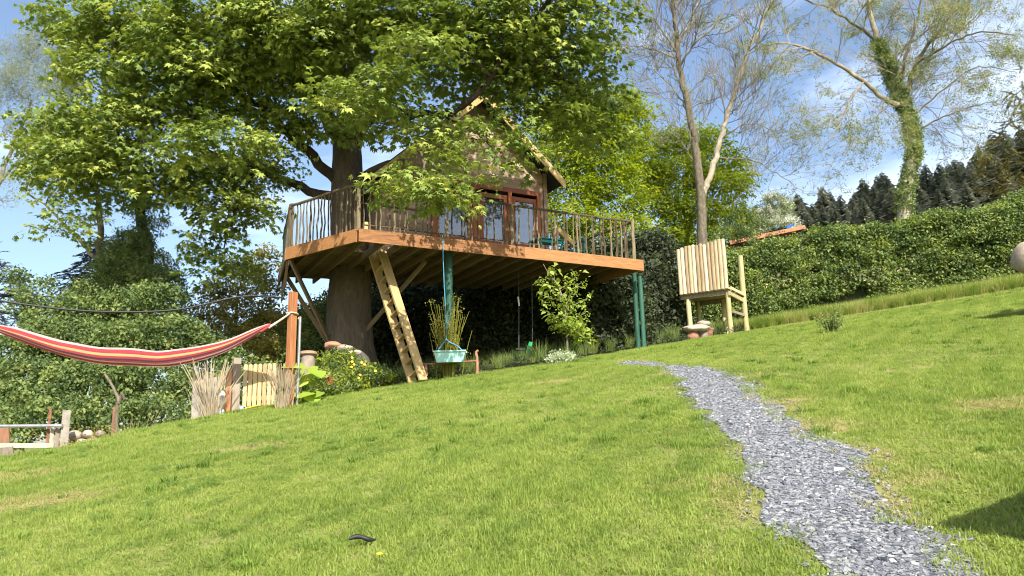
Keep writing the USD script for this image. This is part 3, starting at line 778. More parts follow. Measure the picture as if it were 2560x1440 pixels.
# ------------------------------------------------------------------ the ladder
lb = hit(1046, 944); lb = gp(at(1046, 944, 16.75)[0], 16.75)
ltop = dk(0.80, 1.30, -0.02)
LD = norm(ltop - lb)
ld = thing('ladder', 'sawn timber ladder leaning up to the hatch in the deck', 'ladder', lb)
side = norm(DN * 0.93 - DU * 0.22); side = norm(side - LD * (side @ LD))
LN_ = np.linalg.norm(ltop - lb)
up_ = norm(np.cross(side, LD))
for sg in (-1, 1):
    part(ld, 'stringer', beam(lb + side * 0.19 * sg - LD * 0.03, ltop + side * 0.19 * sg, 0.055, 0.20, up_, 0.08), M['ladder'], False)
for f in np.linspace(0.07, 0.93, 11):
    c0 = lb + LD * LN_ * f
    part(ld, 'rung', beam(c0 - side * 0.163, c0 + side * 0.163, 0.13, 0.034, Z3, 0.1), M['ladder'], False)


# ------------------------------------------------------------------ foliage makers
def palmate(s, droop, rng):
    """A five-lobed leaf lying along +x from its stalk."""
    ang = np.radians([180, 130, 92, 66, 46, 24, 0, -24, -46, -66, -92, -130])
    rad = np.array([0.10, 0.30, 0.62, 0.42, 0.92, 0.50, 1.05, 0.50, 0.92, 0.42, 0.62, 0.30]) * s * rng.uniform(0.92, 1.08, 12)
    V = np.c_[rad * np.cos(ang), rad * np.sin(ang), -droop * (rad / s) ** 2 * s]
    V = np.vstack([V, [[0.05 * s, 0, 0.04 * s]]])
    F = [[12, i, (i + 1) % 12] for i in range(12)]
    return V, np.array(F)[:, ::-1]


def oval(s, w, droop):
    V = np.array([[0, 0, 0], [0.4, w, 0.05], [0.45, 0, -0.02], [0.4, -w, 0.05], [1.0, 0, -droop]]) * s
    return V, np.array([[0, 2, 1], [0, 3, 2], [1, 2, 4], [2, 3, 4]])


def rot_to(V, d, nrm):
    d = norm(d); nrm = norm(nrm - d * (nrm @ d)); s = np.cross(nrm, d)
    return V[:, :1] * d + V[:, 1:2] * s + V[:, 2:] * nrm


def leaf_spray(n, length, leaf, size, rng, spread=0.5, flat=0.5, droop=0.25, stalk=0.08, hang=0.35):
    """A twig end along +x with n leaves set round it, mostly facing up."""
    parts = []
    for i in range(n):
        f = (i + 0.5) / n
        o = np.array([length * f, 0, -0.12 * length * f * f])
        a = rng.uniform(-1, 1) * 2.2 * (1.15 - 0.7 * f) + rng.normal(0, 0.2)
        d = np.array([math.cos(a), math.sin(a), rng.normal(-hang, 0.3)])
        o = o + norm(d * [1, 1, 0.4]) * stalk * rng.uniform(0.5, 1.6) + rng.normal(0, spread * 0.12, 3) * [1, 1, flat]
        nr = np.array([rng.normal(0, 0.42), rng.normal(0, 0.42), 1.0])
        s = size * rng.uniform(0.6, 1.15)
        v, f_ = palmate(s, droop, rng) if leaf == 'palm' else oval(s, 0.3, droop)
        parts.append((rot_to(v, d, nr) + o, f_))
    return cat(parts)


def leaf_blob(n, r, size, rng, w=0.3, up=0.6, flat=1.0):
    """A loose clump of small leaves."""
    parts = []
    for i in range(n):
        o = norm(rng.normal(0, 1, 3)) * r * rng.random() ** 0.5 * [1, 1, flat]
        d = norm(rng.normal(0, 1, 3) + np.array([0, 0, -0.2]))
        nr = norm(rng.normal(0, 0.6, 3) + norm(o + 1e-9) * 0.7 + [0, 0, up])
        v, f_ = oval(size * rng.uniform(0.6, 1.2), w, 0.15)
        parts.append((rot_to(v, d, nr) + o, f_))
    return cat(parts)


def needle_spray(n, length, r, rng, w=0.012):
    """A flat conifer frond along +x."""
    V, F = [], []
    for i in range(n):
        f = rng.random()
        o = np.array([length * f, 0, -0.15 * length * f * f])
        a = rng.choice([-1, 1]) * rng.uniform(0.4, 1.0)
        d = np.array([math.cos(a), math.sin(a), rng.normal(0, 0.25)]) * r * (1.1 - 0.7 * f) * rng.uniform(0.5, 1)
        s = np.array([0, 0, 1.0]) * w + np.array([-d[1], d[0], 0]) / (np.linalg.norm(d) + 1e-9) * w
        k = len(V)
        V += [o - s, o + s, o + d + s * 0.2]; F.append([k, k + 1, k + 2])
    return np.array(V), np.array(F)


def in_ellipsoid(n, c, r, rng, shell=0.5, top=0.0):
    d = norm(rng.normal(0, 1, (n, 3)))
    rad = rng.random(n) ** (1 / 3.0)
    rad = shell + (1 - shell) * rad if shell else rad
    rad = np.where(rng.random(n) < 0.25, rng.random(n) ** 0.5, rad)
    if top:
        d[:, 2] = np.where((d[:, 2] < 0) & (rng.random(n) < top), -d[:, 2], d[:, 2])
    return np.asarray(c) + d * rad[:, None] * np.asarray(r)


def pad(px, py, Y, rx, ry, ryd=None):
    """A leafy mass around the point seen at the pixel; rx, ry are half sizes in pixels of the photograph there."""
    s = Y / FPX
    return np.r_[at(px, py, Y), rx * s, (ryd * s if ryd else 0.8 * rx * s), ry * s]


def spray_cloud(pads, per_m3, rng, shell=0.45, top=0.25, cap=100000, lo=8):
    P, D = [], []
    for p in pads:
        c, r = p[:3], p[3:6]
        n = int(np.clip(per_m3 * 4.19 * r[0] * r[1] * r[2], lo, cap))
        q = in_ellipsoid(n, c, r, rng, shell, top)
        P.append(q); D.append(q - c)
    return np.vstack(P), np.vstack(D)


def facing(D, rng, yawj=0.7, tiltj=0.3, droop=0.15):
    """Orientation of sprays that grow outwards along D."""
    n = len(D)
    yaw = np.arctan2(D[:, 1], D[:, 0]) + rng.normal(0, yawj, n)
    tilt = rng.normal(droop, tiltj, n)
    return quats(n, yaw, tilt, yaw + np.pi / 2)


def link_branches(pads, nodes, noder, rng, r0=0.05, twigs=5, sag=0.0):
    """Branches from the nearest limb node to each pad's centre, and twigs on from there."""
    nodes, noder = [list(np.asarray(v, float)) for v in (nodes, noder)]
    PB, RB = [], []
    PT, RTw = [], []
    NA = np.array(nodes)
    order = np.argsort([np.min(np.linalg.norm(NA - p[:3], axis=1)) for p in pads])
    for p in np.asarray(pads)[order]:
        c, r = p[:3], p[3:6]
        d = np.array(nodes) - c
        cost = np.linalg.norm(d, axis=1) + 0.8 * np.maximum(d[:, 2], 0)
        k = int(np.argmin(cost))
        a = nodes[k]
        e = c + rng.normal(0, 0.15, 3) * r
        ln = np.linalg.norm(e - a)
        mid = (a + e) / 2 + rng.normal(0, 0.09, 3) * ln + [0, 0, 0.1 * ln - sag]
        ra = min(noder[k] * 0.75, r0 * 1.4)
        PB.append(curve([a, mid, e], 7)); RB.append(np.linspace(ra, ra * 0.5, 7))
        nodes += list(PB[-1][3:]); noder += list(RB[-1][3:])
        for _ in range(twigs):
            t = c + norm(rng.normal(0, 1, 3)) * r * rng.uniform(0.5, 0.95)
            s0_ = PB[-1][rng.integers(3, 7)]
            PT.append(curve([s0_, (s0_ + t) / 2 + rng.normal(0, 0.07, 3) * np.linalg.norm(r), t], 5)); RTw.append(np.linspace(max(ra * 0.3, 0.006), 0.004, 5))
    out = [tubes(np.array(PB), np.array(RB), 6)]
    if PT:
        out.append(tubes(np.array(PT), np.array(RTw), 4))
    return cat(out)


def grow(starts, dirs, lens, rads, levels, kids, rng, spread=0.6, ratio=0.62, up=0.12, k=5, wig=0.12, sides=3):
    """Twigs that fork again and again; returns the mesh and the tips (points, directions)."""
    meshes, tips = [], []
    S, D, Ln, R = [np.asarray(v, float) for v in (starts, dirs, lens, rads)]
    for lv in range(levels):
        m_ = len(S)
        P = np.zeros((m_, k, 3)); P[:, 0] = S
        d = norm(D)
        for i in range(1, k):
            d = norm(d + rng.normal(0, wig, (m_, 3)) + [0, 0, up * 0.3])
            P[:, i] = P[:, i - 1] + d * (Ln / (k - 1))[:, None]
        rr = R[:, None] * np.linspace(1, 0.45, k)[None]
        meshes.append(tubes(P, rr, max(3, sides - lv), False))
        tips.append((P[:, -1], d))
        if lv == levels - 1:
            break
        nk = kids if np.isscalar(kids) else kids[lv]
        idx = np.repeat(np.arange(m_), nk)
        f = rng.uniform(0.25, 1.0, len(idx))
        pos = f * (k - 1); i0 = np.minimum(pos.astype(int), k - 2); u = (pos - i0)[:, None]
        S2 = P[idx, i0] * (1 - u) + P[idx, i0 + 1] * u
        T = norm(P[idx, i0 + 1] - P[idx, i0])
        D2 = norm(T + norm(rng.normal(0, 1, (len(idx), 3))) * spread + [0, 0, up])
        S, D, Ln, R = S2, D2, Ln[idx] * ratio * rng.uniform(0.6, 1.25, len(idx)), np.maximum(R[idx] * 0.55, 0.0035)
    return cat(meshes), tips


# ------------------------------------------------------------------ the sycamore that carries the tree house
srng = np.random.default_rng(101)
tb0 = gp(TRK[0], TRK[1])
syc = thing('sycamore_tree', 'huge old sycamore with a thick trunk growing up through the deck', 'tree', tb0)
tz = lambda px, py, Y: at(px, py, Y)
trunk_pts = [tb0 - [0, 0, 0.3], tb0 + [0.02, 0, 0.25], tz(874, 780, 19.3), tz(876, 690, 19.35), tz(872, 560, 19.4), tz(868, 440, 19.4), tz(868, 330, 19.2), tz(890, 200, 18.8), tz(905, 40, 18.4), tz(930, -160, 17.9), tz(960, -400, 17.3)]
tc = curve(trunk_pts, 34)
tr_ = np.interp(np.linspace(0, 1, 34), [0, 0.05, 0.16, 0.3, 0.45, 0.62, 0.8, 1], [1.05, 0.78, 0.56, 0.50, 0.42, 0.33, 0.20, 0.07])
tv, tf = tubes(tc, tr_, 18)
ang_ = np.arctan2(tv[:, 1] - tb0[1], tv[:, 0] - tb0[0])
low = np.clip((tb0[2] + 1.3 - tv[:, 2]) / 1.3, 0, 1)
axis_pt = np.repeat(tc, 18, 0)
tv = axis_pt + (tv - axis_pt) * (1 + 0.22 * low * np.sin(ang_ * 5 + 1))[:, None] * (0.92 + 0.16 * meshkit.fbm(tv * 1.3, 3, 2))[:, None]
part(syc, 'trunk', (tv, tf), M['bark'], True)
limbs = [
    ([(868, 420, 19.4), (835, 330, 18.9), (790, 240, 18.2), (720, 150, 17.5), (640, 60, 16.9), (560, -60, 16.4)], 0.19, 0.06),
    ([(862, 470, 19.4), (790, 400, 19.0), (725, 335, 18.5), (640, 260, 18.0), (520, 200, 17.5), (380, 150, 17.0), (250, 110, 16.8)], 0.15, 0.03),
    ([(870, 500, 19.4), (760, 470, 19.2), (640, 420, 18.6), (520, 380, 18.2), (380, 360, 17.8), (240, 350, 17.5)], 0.13, 0.03),
    ([(875, 470, 19.3), (935, 420, 18.7), (1010, 400, 18.2)], 0.11, 0.04),
    ([(880, 360, 19.2), (960, 250, 18.2), (1040, 150, 17.4), (1100, 40, 16.8), (1160, -120, 16.2)], 0.16, 0.05),
    ([(884, 300, 19.1), (1000, 280, 17.9), (1110, 290, 16.7), (1180, 245, 15.9), (1290, 110, 15.6), (1400, -40, 15.3)], 0.10, 0.04),
    ([(900, 120, 18.6), (1060, 60, 17.2), (1250, 20, 16.2), (1420, -20, 15.6), (1520, 30, 15.8)], 0.12, 0.03),
    ([(905, 60, 18.5), (1000, -120, 16.6), (1180, -300, 15.0), (1350, -420, 13.9)], 0.14, 0.05),
    ([(900, 100, 18.5), (840, -60, 17.4), (740, -240, 16.6), (600, -360, 16.2)], 0.13, 0.05),
    ([(915, -40, 18.2), (1150, -260, 17.0), (1400, -300, 16.4), (1560, -280, 16.2)], 0.12, 0.04),
    ([(1110, 290, 16.7), (1060, 360, 15.6), (1060, 430, 14.7), (1040, 470, 14.2)], 0.035, 0.010),
    ([(1110, 290, 16.7), (1200, 340, 16.0), (1255, 420, 15.5)], 0.03, 0.01),
    ([(1290, 110, 15.6), (1400, 190, 16.2), (1500, 230, 17.4)], 0.04, 0.012),
    ([(640, 420, 18.6), (600, 500, 18.4), (560, 620, 18.3)], 0.06, 0.015),
    ([(960, 250, 18.2), (920, 215, 16.4), (860, 230, 15.2)], 0.06, 0.015),
]
nodes, noder = [], []
for pts, r0, r1 in limbs:
    c_ = curve([tz(*p) for p in pts], 4 * len(pts))
    c_[1:-1] += srng.normal(0, 0.025, (len(c_) - 2, 3))
    rr = np.linspace(r0, r1, len(c_))
    part(syc, 'limb', tubes(c_, rr, 9), M['bark'], True)
    nodes.append(c_[2:]); noder.append(rr[2:])
nodes.append(tc[18:]); noder.append(tr_[18:])
nodes, noder = np.vstack(nodes), np.concatenate(noder)
SP = [  # leafy masses in view
    (170, 50, 17.6, 85, 45), (250, 90, 17.3, 90, 50), (330, 45, 17, 110, 60), (440, 100, 16.6, 110, 55), (520, 30, 16.4, 120, 60), (640, 70, 16.2, 110, 60), (720, 20, 16, 110, 60),
    (800, 90, 16.0, 100, 55), (880, 20, 15.8, 110, 60), (1010, 40, 15.6, 120, 60), (1130, 20, 15.4, 110, 60), (1230, 70, 15.5, 110, 60), (1340, 30, 15.6, 110, 60), (1440, 80, 16.0, 80, 50), (1530, 20, 15.9, 70, 30),
    (260, 180, 17.4, 110, 45), (390, 190, 17.0, 110, 50), (500, 170, 16.8, 110, 55), (610, 190, 17.3, 110, 55), (700, 170, 17.5, 90, 60), (790, 200, 17.6, 80, 50),
    (1050, 120, 14.6, 85, 32), (1120, 100, 15.2, 70, 35), (890, 240, 14.9, 85, 45), (960, 205, 15.0, 90, 38), (850, 275, 14.9, 50, 30), (1150, 170, 16.6, 110, 60), (1260, 160, 16.2, 110, 65), (1360, 150, 16.2, 100, 60), (1450, 190, 16.8, 80, 45), (1510, 130, 16.4, 45, 25),
    (230, 270, 17.5, 80, 40), (150, 315, 17.6, 75, 45), (270, 310, 17.2, 90, 45), (380, 280, 17.3, 100, 45), (480, 270, 17.5, 90, 45), (590, 280, 17.9, 90, 50),
    (560, 350, 16.2, 100, 38), (630, 365, 16.2, 40, 22), (480, 355, 16.6, 70, 35), (110, 390, 17.5, 65, 45), (200, 390, 17.4, 85, 45), (300, 385, 17.6, 80, 40), (250, 440, 17.6, 80, 35), (130, 440, 17.6, 55, 35),
    (420, 430, 18.0, 90, 45), (520, 440, 18.3, 90, 50), (620, 440, 18.6, 80, 50), (690, 400, 18.8, 55, 45), (560, 520, 18.4, 75, 45), (630, 520, 18.4, 55, 45), (530, 600, 18.4, 50, 45), (570, 660, 18.4, 60, 40), (520, 690, 18.5, 30, 30),
    (150, 570, 17.6, 48, 22), (180, 510, 17.7, 40, 22), (330, 480, 18.0, 70, 35), (460, 500, 18.2, 50, 35),
    (1390, 270, 17.2, 70, 50), (1480, 290, 17.8, 60, 40), (1530, 240, 17.6, 50, 35), (1340, 240, 16.6, 80, 50),
    (830, 300, 17.6, 60, 45), (760, 290, 17.8, 60, 45), (940, 310, 17.8, 60, 40), (700, 320, 18.0, 70, 40), (880, 150, 16.6, 90, 50), (960, 120, 16.6, 80, 50), (780, 130, 16.6, 80, 50), (1010, 300, 17.5, 70, 40), (1440, 350, 17.8, 60, 40), (1540, 330, 18.2, 40, 40),
    (1010, 470, 14.2, 75, 34), (1095, 480, 14.1, 65, 30), (1060, 450, 14.3, 70, 26), (1140, 495, 14.2, 35, 22),
]
pads_s = np.array([pad(*p) for p in SP])
for p in pads_s:
    p[3:6] = np.maximum(p[3:6], 0.18)
THIN = [  # loose sprays hanging before the cabin
    (1110, 330, 15.9, 95, 40), (1040, 390, 15.5, 70, 30), (1150, 375, 15.4, 70, 34), (1240, 440, 15.5, 34, 50), (1230, 340, 15.8, 70, 40), (1290, 290, 16.4, 60, 36), (1180, 320, 16.0, 44, 26), (1290, 350, 16.0, 50, 40), (1340, 390, 16.6, 40, 34), (1060, 350, 16.2, 60, 36)]
pads_t = np.array([pad(*p) for p in THIN])
OUT = [  # unseen rest of the crown, its masses placed to shade what is below
    (860, -130, 16.0, 170, 100), (1060, -130, 15.3, 180, 90), (1260, -120, 15.0, 180, 90), (1450, -110, 15.4, 160, 80),
    (1000, -320, 14.6, 200, 100), (1200, -330, 14.2, 200, 110), (1400, -330, 14.4, 200, 100), (1600, -260, 15.2, 150, 80), (1180, -520, 13.6, 220, 110), (1420, -520, 13.4, 220, 110), (1620, -450, 14.0, 170, 90)]
OUT += [(900, -290, 15.0, 190, 110), (760, -260, 15.4, 150, 90), (1020, -440, 14.2, 190, 110)]  # more unseen leaf masses, added to put the trunk in shade
pads_o = np.array([pad(*p) for p in OUT])
allpads = np.vstack([pads_s, pads_t, pads_o])
part(syc, 'branches', link_branches(allpads, nodes, noder, srng, 0.045, 5), M['bark'], True, kind='stuff')
sprays = [leaf_spray(13, 0.42, 'palm', 0.088, srng, 0.5, 0.5, 0.28, 0.07, 0.25) for _ in range(6)]
P1, D1 = spray_cloud(pads_s, 135, srng, 0.45, 0.3, lo=16)
P2, D2 = spray_cloud(pads_o, 22, srng, 0.3, 0.2)
P3, D3 = spray_cloud(pads_t, 66, srng, 0.3, 0.2, lo=8)
P, D = np.vstack([P1, P2, P3]), np.vstack([D1, D2, D3])
# keep the leaves off the cabin and the deck rail's inside
rel = P - DA
tt, ss_, hh_ = rel @ DU, rel @ DN, rel[:, 2]
okp = ~((tt > 0.6) & (tt < 6.3) & (ss_ > WS - 0.55) & (ss_ < WS + WD + 0.6) & (hh_ < APH + 0.3 - SL * np.abs(tt - APT) + 0.15))
P, D = P[okp], D[okp]
sp_small = P
scatter(syc, 'crown', sprays, M['syc'], P, facing(D, srng, 0.7, 0.32, 0.12), srng.gamma(14, 0.072, len(P)), srng)
# the sunlit sprig in front of the cabin: its leaves one by one
spr = Thing(syc.path + '/limb_010', syc.base)
k = 0
lrng = np.random.default_rng(77)
for (px, py, Y, rx, ry, cnt) in ((1000, 478, 14.1, 70, 26, 70), (1075, 470, 14.0, 70, 28, 80), (1130, 498, 14.0, 45, 20, 40), (1045, 440, 14.2, 55, 18, 40)):
    pp = in_ellipsoid(cnt, at(px, py, Y), np.array([rx * Y / FPX, 0.45, ry * Y / FPX]), lrng, 0.2, 0.3)
    for q_ in pp:
        a = lrng.uniform(0, 6.28)
        v, f_ = palmate(0.085 * lrng.uniform(0.7, 1.2), 0.28, lrng)
        part(spr, 'leaf', (rot_to(v, np.array([math.cos(a), math.sin(a), -0.35]), np.array([lrng.normal(0, 0.35), lrng.normal(-0.15, 0.35), 1.0])) + q_, f_), M['maple2'], False)


# ------------------------------------------------------------------ other trees and bushes
def simple_tree(name, label, category, base, trunk, pads, protos, mat, bark, per_m3, seed, scale=(0.8, 1.25), r0=0.12, r1=0.03, shell=0.5, top=0.3, br=0.03, twigs=3, group=None, droop=0.1, core=None, cap=4000):
    rg = np.random.default_rng(seed)
    t = thing(name, label, category, base, group)
    nodes, noder = [], []
    for i, (pts, a, b) in enumerate(trunk):
        c_ = curve(pts, 4 * len(pts) + 2)
        c_[1:-1] += rg.normal(0, 0.02, (len(c_) - 2, 3))
        rr = np.linspace(a, b, len(c_))
        part(t, 'trunk' if i == 0 else 'limb', tubes(c_, rr, 9), bark, True)
        nodes.append(c_[len(c_) // 3:]); noder.append(rr[len(c_) // 3:])
    pads = np.array(pads)
    if len(trunk):
        part(t, 'branches', link_branches(pads, np.vstack(nodes), np.concatenate(noder), rg, br, twigs), bark, True, kind='stuff')
    P, D = spray_cloud(pads, per_m3, rg, shell, top, cap)
    okg = P[:, 2] > ground(P[:, 0], P[:, 1]) + 0.03
    P, D = P[okg], D[okg]
    scatter(t, 'crown' if category == 'tree' else 'foliage', protos, mat, P, facing(D, rg, 0.9, 0.4, droop), rg.uniform(*scale, len(P)), rg)
    return t


brng = np.random.default_rng(202)
blob_s = [leaf_blob(34, 0.17, 0.06, brng, 0.33, 0.5, 0.8) for _ in range(5)]
blob_m = [leaf_blob(34, 0.24, 0.085, brng, 0.33, 0.5, 0.75) for _ in range(5)]
blob_l = [leaf_blob(36, 0.36, 0.125, brng, 0.34, 0.5, 0.7) for _ in range(5)]
blob_w = [leaf_blob(38, 0.30, 0.075, brng, 0.16, 0.1, 1.2) for _ in range(4)]
oak_spray = [leaf_spray(16, 0.5, 'oval', 0.13, brng, 0.8, 0.6, 0.2, 0.08, 0.2) for _ in range(5)]
maple_spray = [leaf_spray(10, 0.36, 'palm', 0.085, brng, 0.6, 0.6, 0.28, 0.06, 0.35) for _ in range(5)]
bud_s = [leaf_blob(5, 0.05, 0.045, brng, 0.3, 0.3) for _ in range(3)]
bud_m = [leaf_blob(10, 0.12, 0.055, brng, 0.3, 0.3) for _ in range(3)]
fronds = [needle_spray(60, 0.55, 0.16, brng, 0.012) for _ in range(4)]

# bright green trees behind the deck on the right
b0 = gp(2.1, 27.5)
simple_tree('spring_tree', 'bright yellow green leafy tree close behind the right end of the deck', 'tree', b0,
            [([b0 - [0, 0, 0.2], at(1470, 560, 27.5), at(1480, 450, 27.5), at(1470, 330, 27.3), at(1460, 250, 27)], 0.22, 0.05)],
            [pad(*p) for p in ((1420, 280, 26.5, 80, 50), (1520, 270, 26.5, 80, 50), (1470, 340, 26.3, 110, 55), (1400, 400, 26.0, 70, 50), (1500, 420, 26.2, 90, 50), (1560, 350, 26.6, 60, 50), (1430, 480, 26, 80, 45), (1540, 490, 26.3, 70, 45), (1400, 550, 25.6, 70, 45), (1480, 570, 25.8, 80, 45), (1560, 560, 26.0, 50, 40), (1590, 290, 26.8, 40, 40), (1380, 340, 27, 50, 40))],
            oak_spray, M['limeleaf'], M['bark'], 85, 301)
b0 = gp(7.3, 33)
simple_tree('spring_tree', 'rounded bright green tree behind the play tower and the bare ash', 'tree', b0,
            [([b0 - [0, 0, 0.2], at(1720, 560, 33), at(1715, 470, 33), at(1720, 400, 32.8)], 0.25, 0.06)],
            [pad(*p) for p in ((1650, 370, 32, 70, 45), (1730, 350, 32, 70, 40), (1790, 400, 32, 60, 45), (1620, 440, 31.5, 60, 45), (1700, 440, 31.3, 80, 45), (1800, 470, 31.6, 65, 50), (1840, 440, 32.4, 40, 40), (1640, 520, 31.2, 70, 45), (1730, 530, 31, 80, 45), (1820, 545, 31.5, 60, 40), (1660, 600, 31, 70, 40), (1760, 605, 31, 80, 40), (1600, 480, 32, 40, 40))],
            oak_spray, M['limeleaf'], M['bark'], 70, 302, scale=(0.9, 1.3))
b0 = gp(9.0, 31)
simple_tree('dark_shrub', 'dull green bushy shrub behind the hedge left of the white hawthorn', 'shrub', b0, [],
            [pad(*p) for p in ((1860, 560, 29, 50, 35), (1900, 590, 28.5, 60, 35), (1830, 600, 28, 60, 40))], blob_m, M['shrub'], M['bark'], 26, 303)
b0 = gp(10.3, 31)
haw = simple_tree('hawthorn', 'hawthorn covered in white blossom above the hedge', 'tree', b0,
                  [([b0, at(1945, 580, 31), at(1945, 520, 31)], 0.07, 0.02)],
                  [pad(*p) for p in ((1935, 500, 30.5, 34, 24), (1970, 530, 30.5, 32, 24), (1915, 540, 30.4, 32, 26), (1955, 560, 30.3, 45, 24), (1985, 565, 30.6, 20, 18), (1910, 580, 30.4, 26, 18))],
                  blob_s, M['blossom'], M['twig'], 95, 304)
scatter(haw, 'leaves', blob_s, M['hedge'], *(lambda P, D: (P, facing(D, np.random.default_rng(3)), np.full(len(P), 0.9)))(*spray_cloud(np.array([pad(1945, 540, 30.6, 60, 60)]), 40, np.random.default_rng(8), 0.3)), np.random.default_rng(4))

# bushes at the left
b0 = gp(*at(590, 900, 23)[:2])
simple_tree('yellow_bush', 'yellow green feathery bush between the left ivy trunk and the deck', 'shrub', b0,
            [([b0, at(590, 800, 23), at(600, 700, 23)], 0.08, 0.02)],
            [pad(*p) for p in ((660, 650, 22.6, 40, 40), (610, 700, 22.4, 70, 45), (660, 730, 22, 50, 45), (540, 740, 22.2, 60, 40), (610, 790, 21.6, 80, 45), (500, 790, 21.8, 50, 40), (670, 820, 21.4, 50, 45), (560, 850, 21.0, 90, 50), (640, 890, 20.6, 80, 45), (700, 870, 21, 40, 50), (740, 830, 21.6, 50, 60))],
            blob_m, M['yelbush'], M['bark'], 60, 305)
_b = np.random.default_rng(306)
BANKTOPS = [(_b.uniform(20, 480), _b.uniform(690, 900), 18.4 + _b.uniform(-0.3, 0.8), _b.uniform(16, 44), _b.uniform(16, 40)) for _ in range(34)]
b0 = gp(*at(280, 1000, 19.5)[:2])
simple_tree('shrub_bank', 'big rounded mass of mid green shrubs behind the hammock', 'shrub', b0, [],
            [pad(*p) for p in ((250, 780, 18.6, 110, 50), (380, 760, 18.6, 100, 50), (160, 850, 18.2, 110, 55), (300, 860, 17.9, 120, 55), (430, 850, 18.0, 100, 60), (60, 880, 18.0, 90, 50), (520, 900, 18.2, 80, 60), (90, 950, 17.4, 110, 60), (230, 960, 17.2, 120, 60), (370, 960, 17.2, 110, 60), (500, 980, 17.4, 90, 50), (600, 950, 18, 70, 60), (40, 1020, 16.8, 90, 55), (150, 1040, 16.5, 100, 50), (280, 1040, 16.5, 100, 45), (400, 1030, 16.6, 90, 45), (-60, 960, 17.8, 80, 90), (20, 1080, 16.2, 90, 40))] + [pad(*p) for p in BANKTOPS],
            blob_m, M['shrub'], M['bark'], 90, 306)
b0 = gp(*at(350, 960, 20.5)[:2])
ivt = simple_tree('ivy_clad_tree', 'tall trunk wrapped in dark ivy left of the deck', 'tree', b0,
                  [([b0 - [0, 0, 0.2], at(365, 800, 20.5), at(368, 640, 20.5), at(350, 520, 20.4), at(345, 420, 20.4), at(352, 330, 20.3)], 0.2, 0.08)],
                  [pad(*p) for p in ((345, 440, 20.2, 24, 30, 30), (340, 480, 20.2, 30, 30, 30), (350, 520, 20.2, 34, 34, 34), (360, 570, 20.2, 30, 34, 30), (340, 600, 20.1, 46, 30, 40), (370, 640, 20.1, 30, 34, 30), (400, 560, 20.2, 26, 34, 26), (310, 640, 19.9, 55, 34), (290, 690, 19.8, 70, 36), (360, 700, 19.8, 60, 40), (420, 700, 19.9, 34, 34), (260, 740, 19.6, 80, 36), (420, 660, 20.2, 24, 24), (300, 670, 19.8, 75, 45), (400, 710, 19.8, 65, 45), (325, 610, 20.0, 55, 40), (240, 720, 19.6, 60, 36), (380, 660, 20.0, 40, 40))],
                  blob_s, M['ivy'], M['bark'], 170, 307, br=0.015)
b0 = gp(*at(252, 960, 21.5)[:2])
simple_tree('young_maple', 'slender pale trunked young maple with bright leaves at the far left', 'tree', b0,
            [([b0 - [0, 0, 0.2], at(246, 760, 21.5), at(250, 640, 21.5), at(250, 540, 21.5), at(243, 460, 21.4), at(240, 360, 21.3)], 0.13, 0.045),
             ([at(248, 655, 21.5), at(190, 590, 21.5), at(120, 520, 21.3), at(50, 470, 21.2)], 0.05, 0.025), ([at(246, 500, 21.4), at(228, 460, 21.3), at(215, 420, 21.2)], 0.04, 0.02)],
            [pad(*p) for p in ((110, 340, 21, 60, 34), (180, 330, 21, 70, 36), (90, 420, 21, 45, 40), (170, 410, 21, 70, 40), (240, 400, 21, 60, 40), (130, 470, 21.1, 50, 28), (250, 440, 21, 50, 30), (205, 460, 21, 40, 22), (140, 575, 21.2, 36, 16), (185, 530, 21.2, 24, 14), (230, 540, 21.2, 24, 16), (270, 500, 21.3, 34, 20), (225, 590, 21.4, 18, 12))],
            sprays, M['maple2'], M['palebark'], 75, 308, br=0.012)
b0 = gp(*at(40, 900, 27)[:2])
simple_tree('willow_tree', 'feathery grey green willow at the left edge of the picture', 'tree', b0,
            [([b0, at(-60, 700, 27), at(-40, 560, 27), at(10, 420, 27), at(80, 250, 27)], 0.16, 0.04), ([at(-15, 480, 27), at(100, 320, 26.6), at(130, 200, 26.5)], 0.05, 0.012)],
            [pad(*p) for p in ((60, 140, 26.5, 75, 55), (130, 120, 26.5, 70, 50), (100, 210, 26.3, 110, 50), (20, 230, 26.4, 60, 50), (170, 220, 26.5, 60, 60), (20, 320, 26.5, 50, 36), (90, 300, 26.6, 60, 36), (30, 430, 26.4, 45, 36), (15, 500, 26.3, 26, 26), (180, 150, 27, 40, 60), (95, 90, 26.5, 50, 24))],
            blob_w, M['willow'], M['twig'], 42, 309, br=0.007, twigs=7)
# conifer boughs reaching in from the left
b0 = gp(*at(-160, 1000, 22)[:2])
cd = thing('left_conifer', 'dark blue green conifer whose boughs reach in at the left edge', 'tree', b0)
part(cd, 'trunk', pole([b0 - [0, 0, 0.2], at(-150, 700, 22), at(-150, 400, 22)], 0.22, 0.08, 9, 8), M['bark'], True)
crg = np.random.default_rng(310)
cb, PP, DD = [], [], []
for (px, py, ex, ey) in ((-150, 640, 60, 718), (-150, 720, 130, 775), (-150, 790, 140, 800), (-150, 800, 60, 845), (-150, 560, -10, 660), (-150, 760, 180, 745)):
    a, e = at(px, py, 22), at(ex, ey, 21.4)
    c_ = curve([a, (a + e) / 2 + [0, 0, 0.15], e], 14)
    cb.append(tubes(c_, np.linspace(0.05, 0.012, 14), 5))
    for i in range(5, 14):
        for _ in range(9):
            PP.append(c_[i] + crg.normal(0, 0.12, 3)); DD.append((e - a) * 0.4 + crg.normal(0, 0.6, 3))
part(cd, 'branches', cat(cb), M['bark'], True, kind='stuff')
PP, DD = np.array(PP), np.array(DD)
scatter(cd, 'foliage', fronds, M['cedar'], PP, facing(DD, crg, 0.8, 0.3, 0.25), crg.uniform(0.5, 0.9, len(PP)), crg)
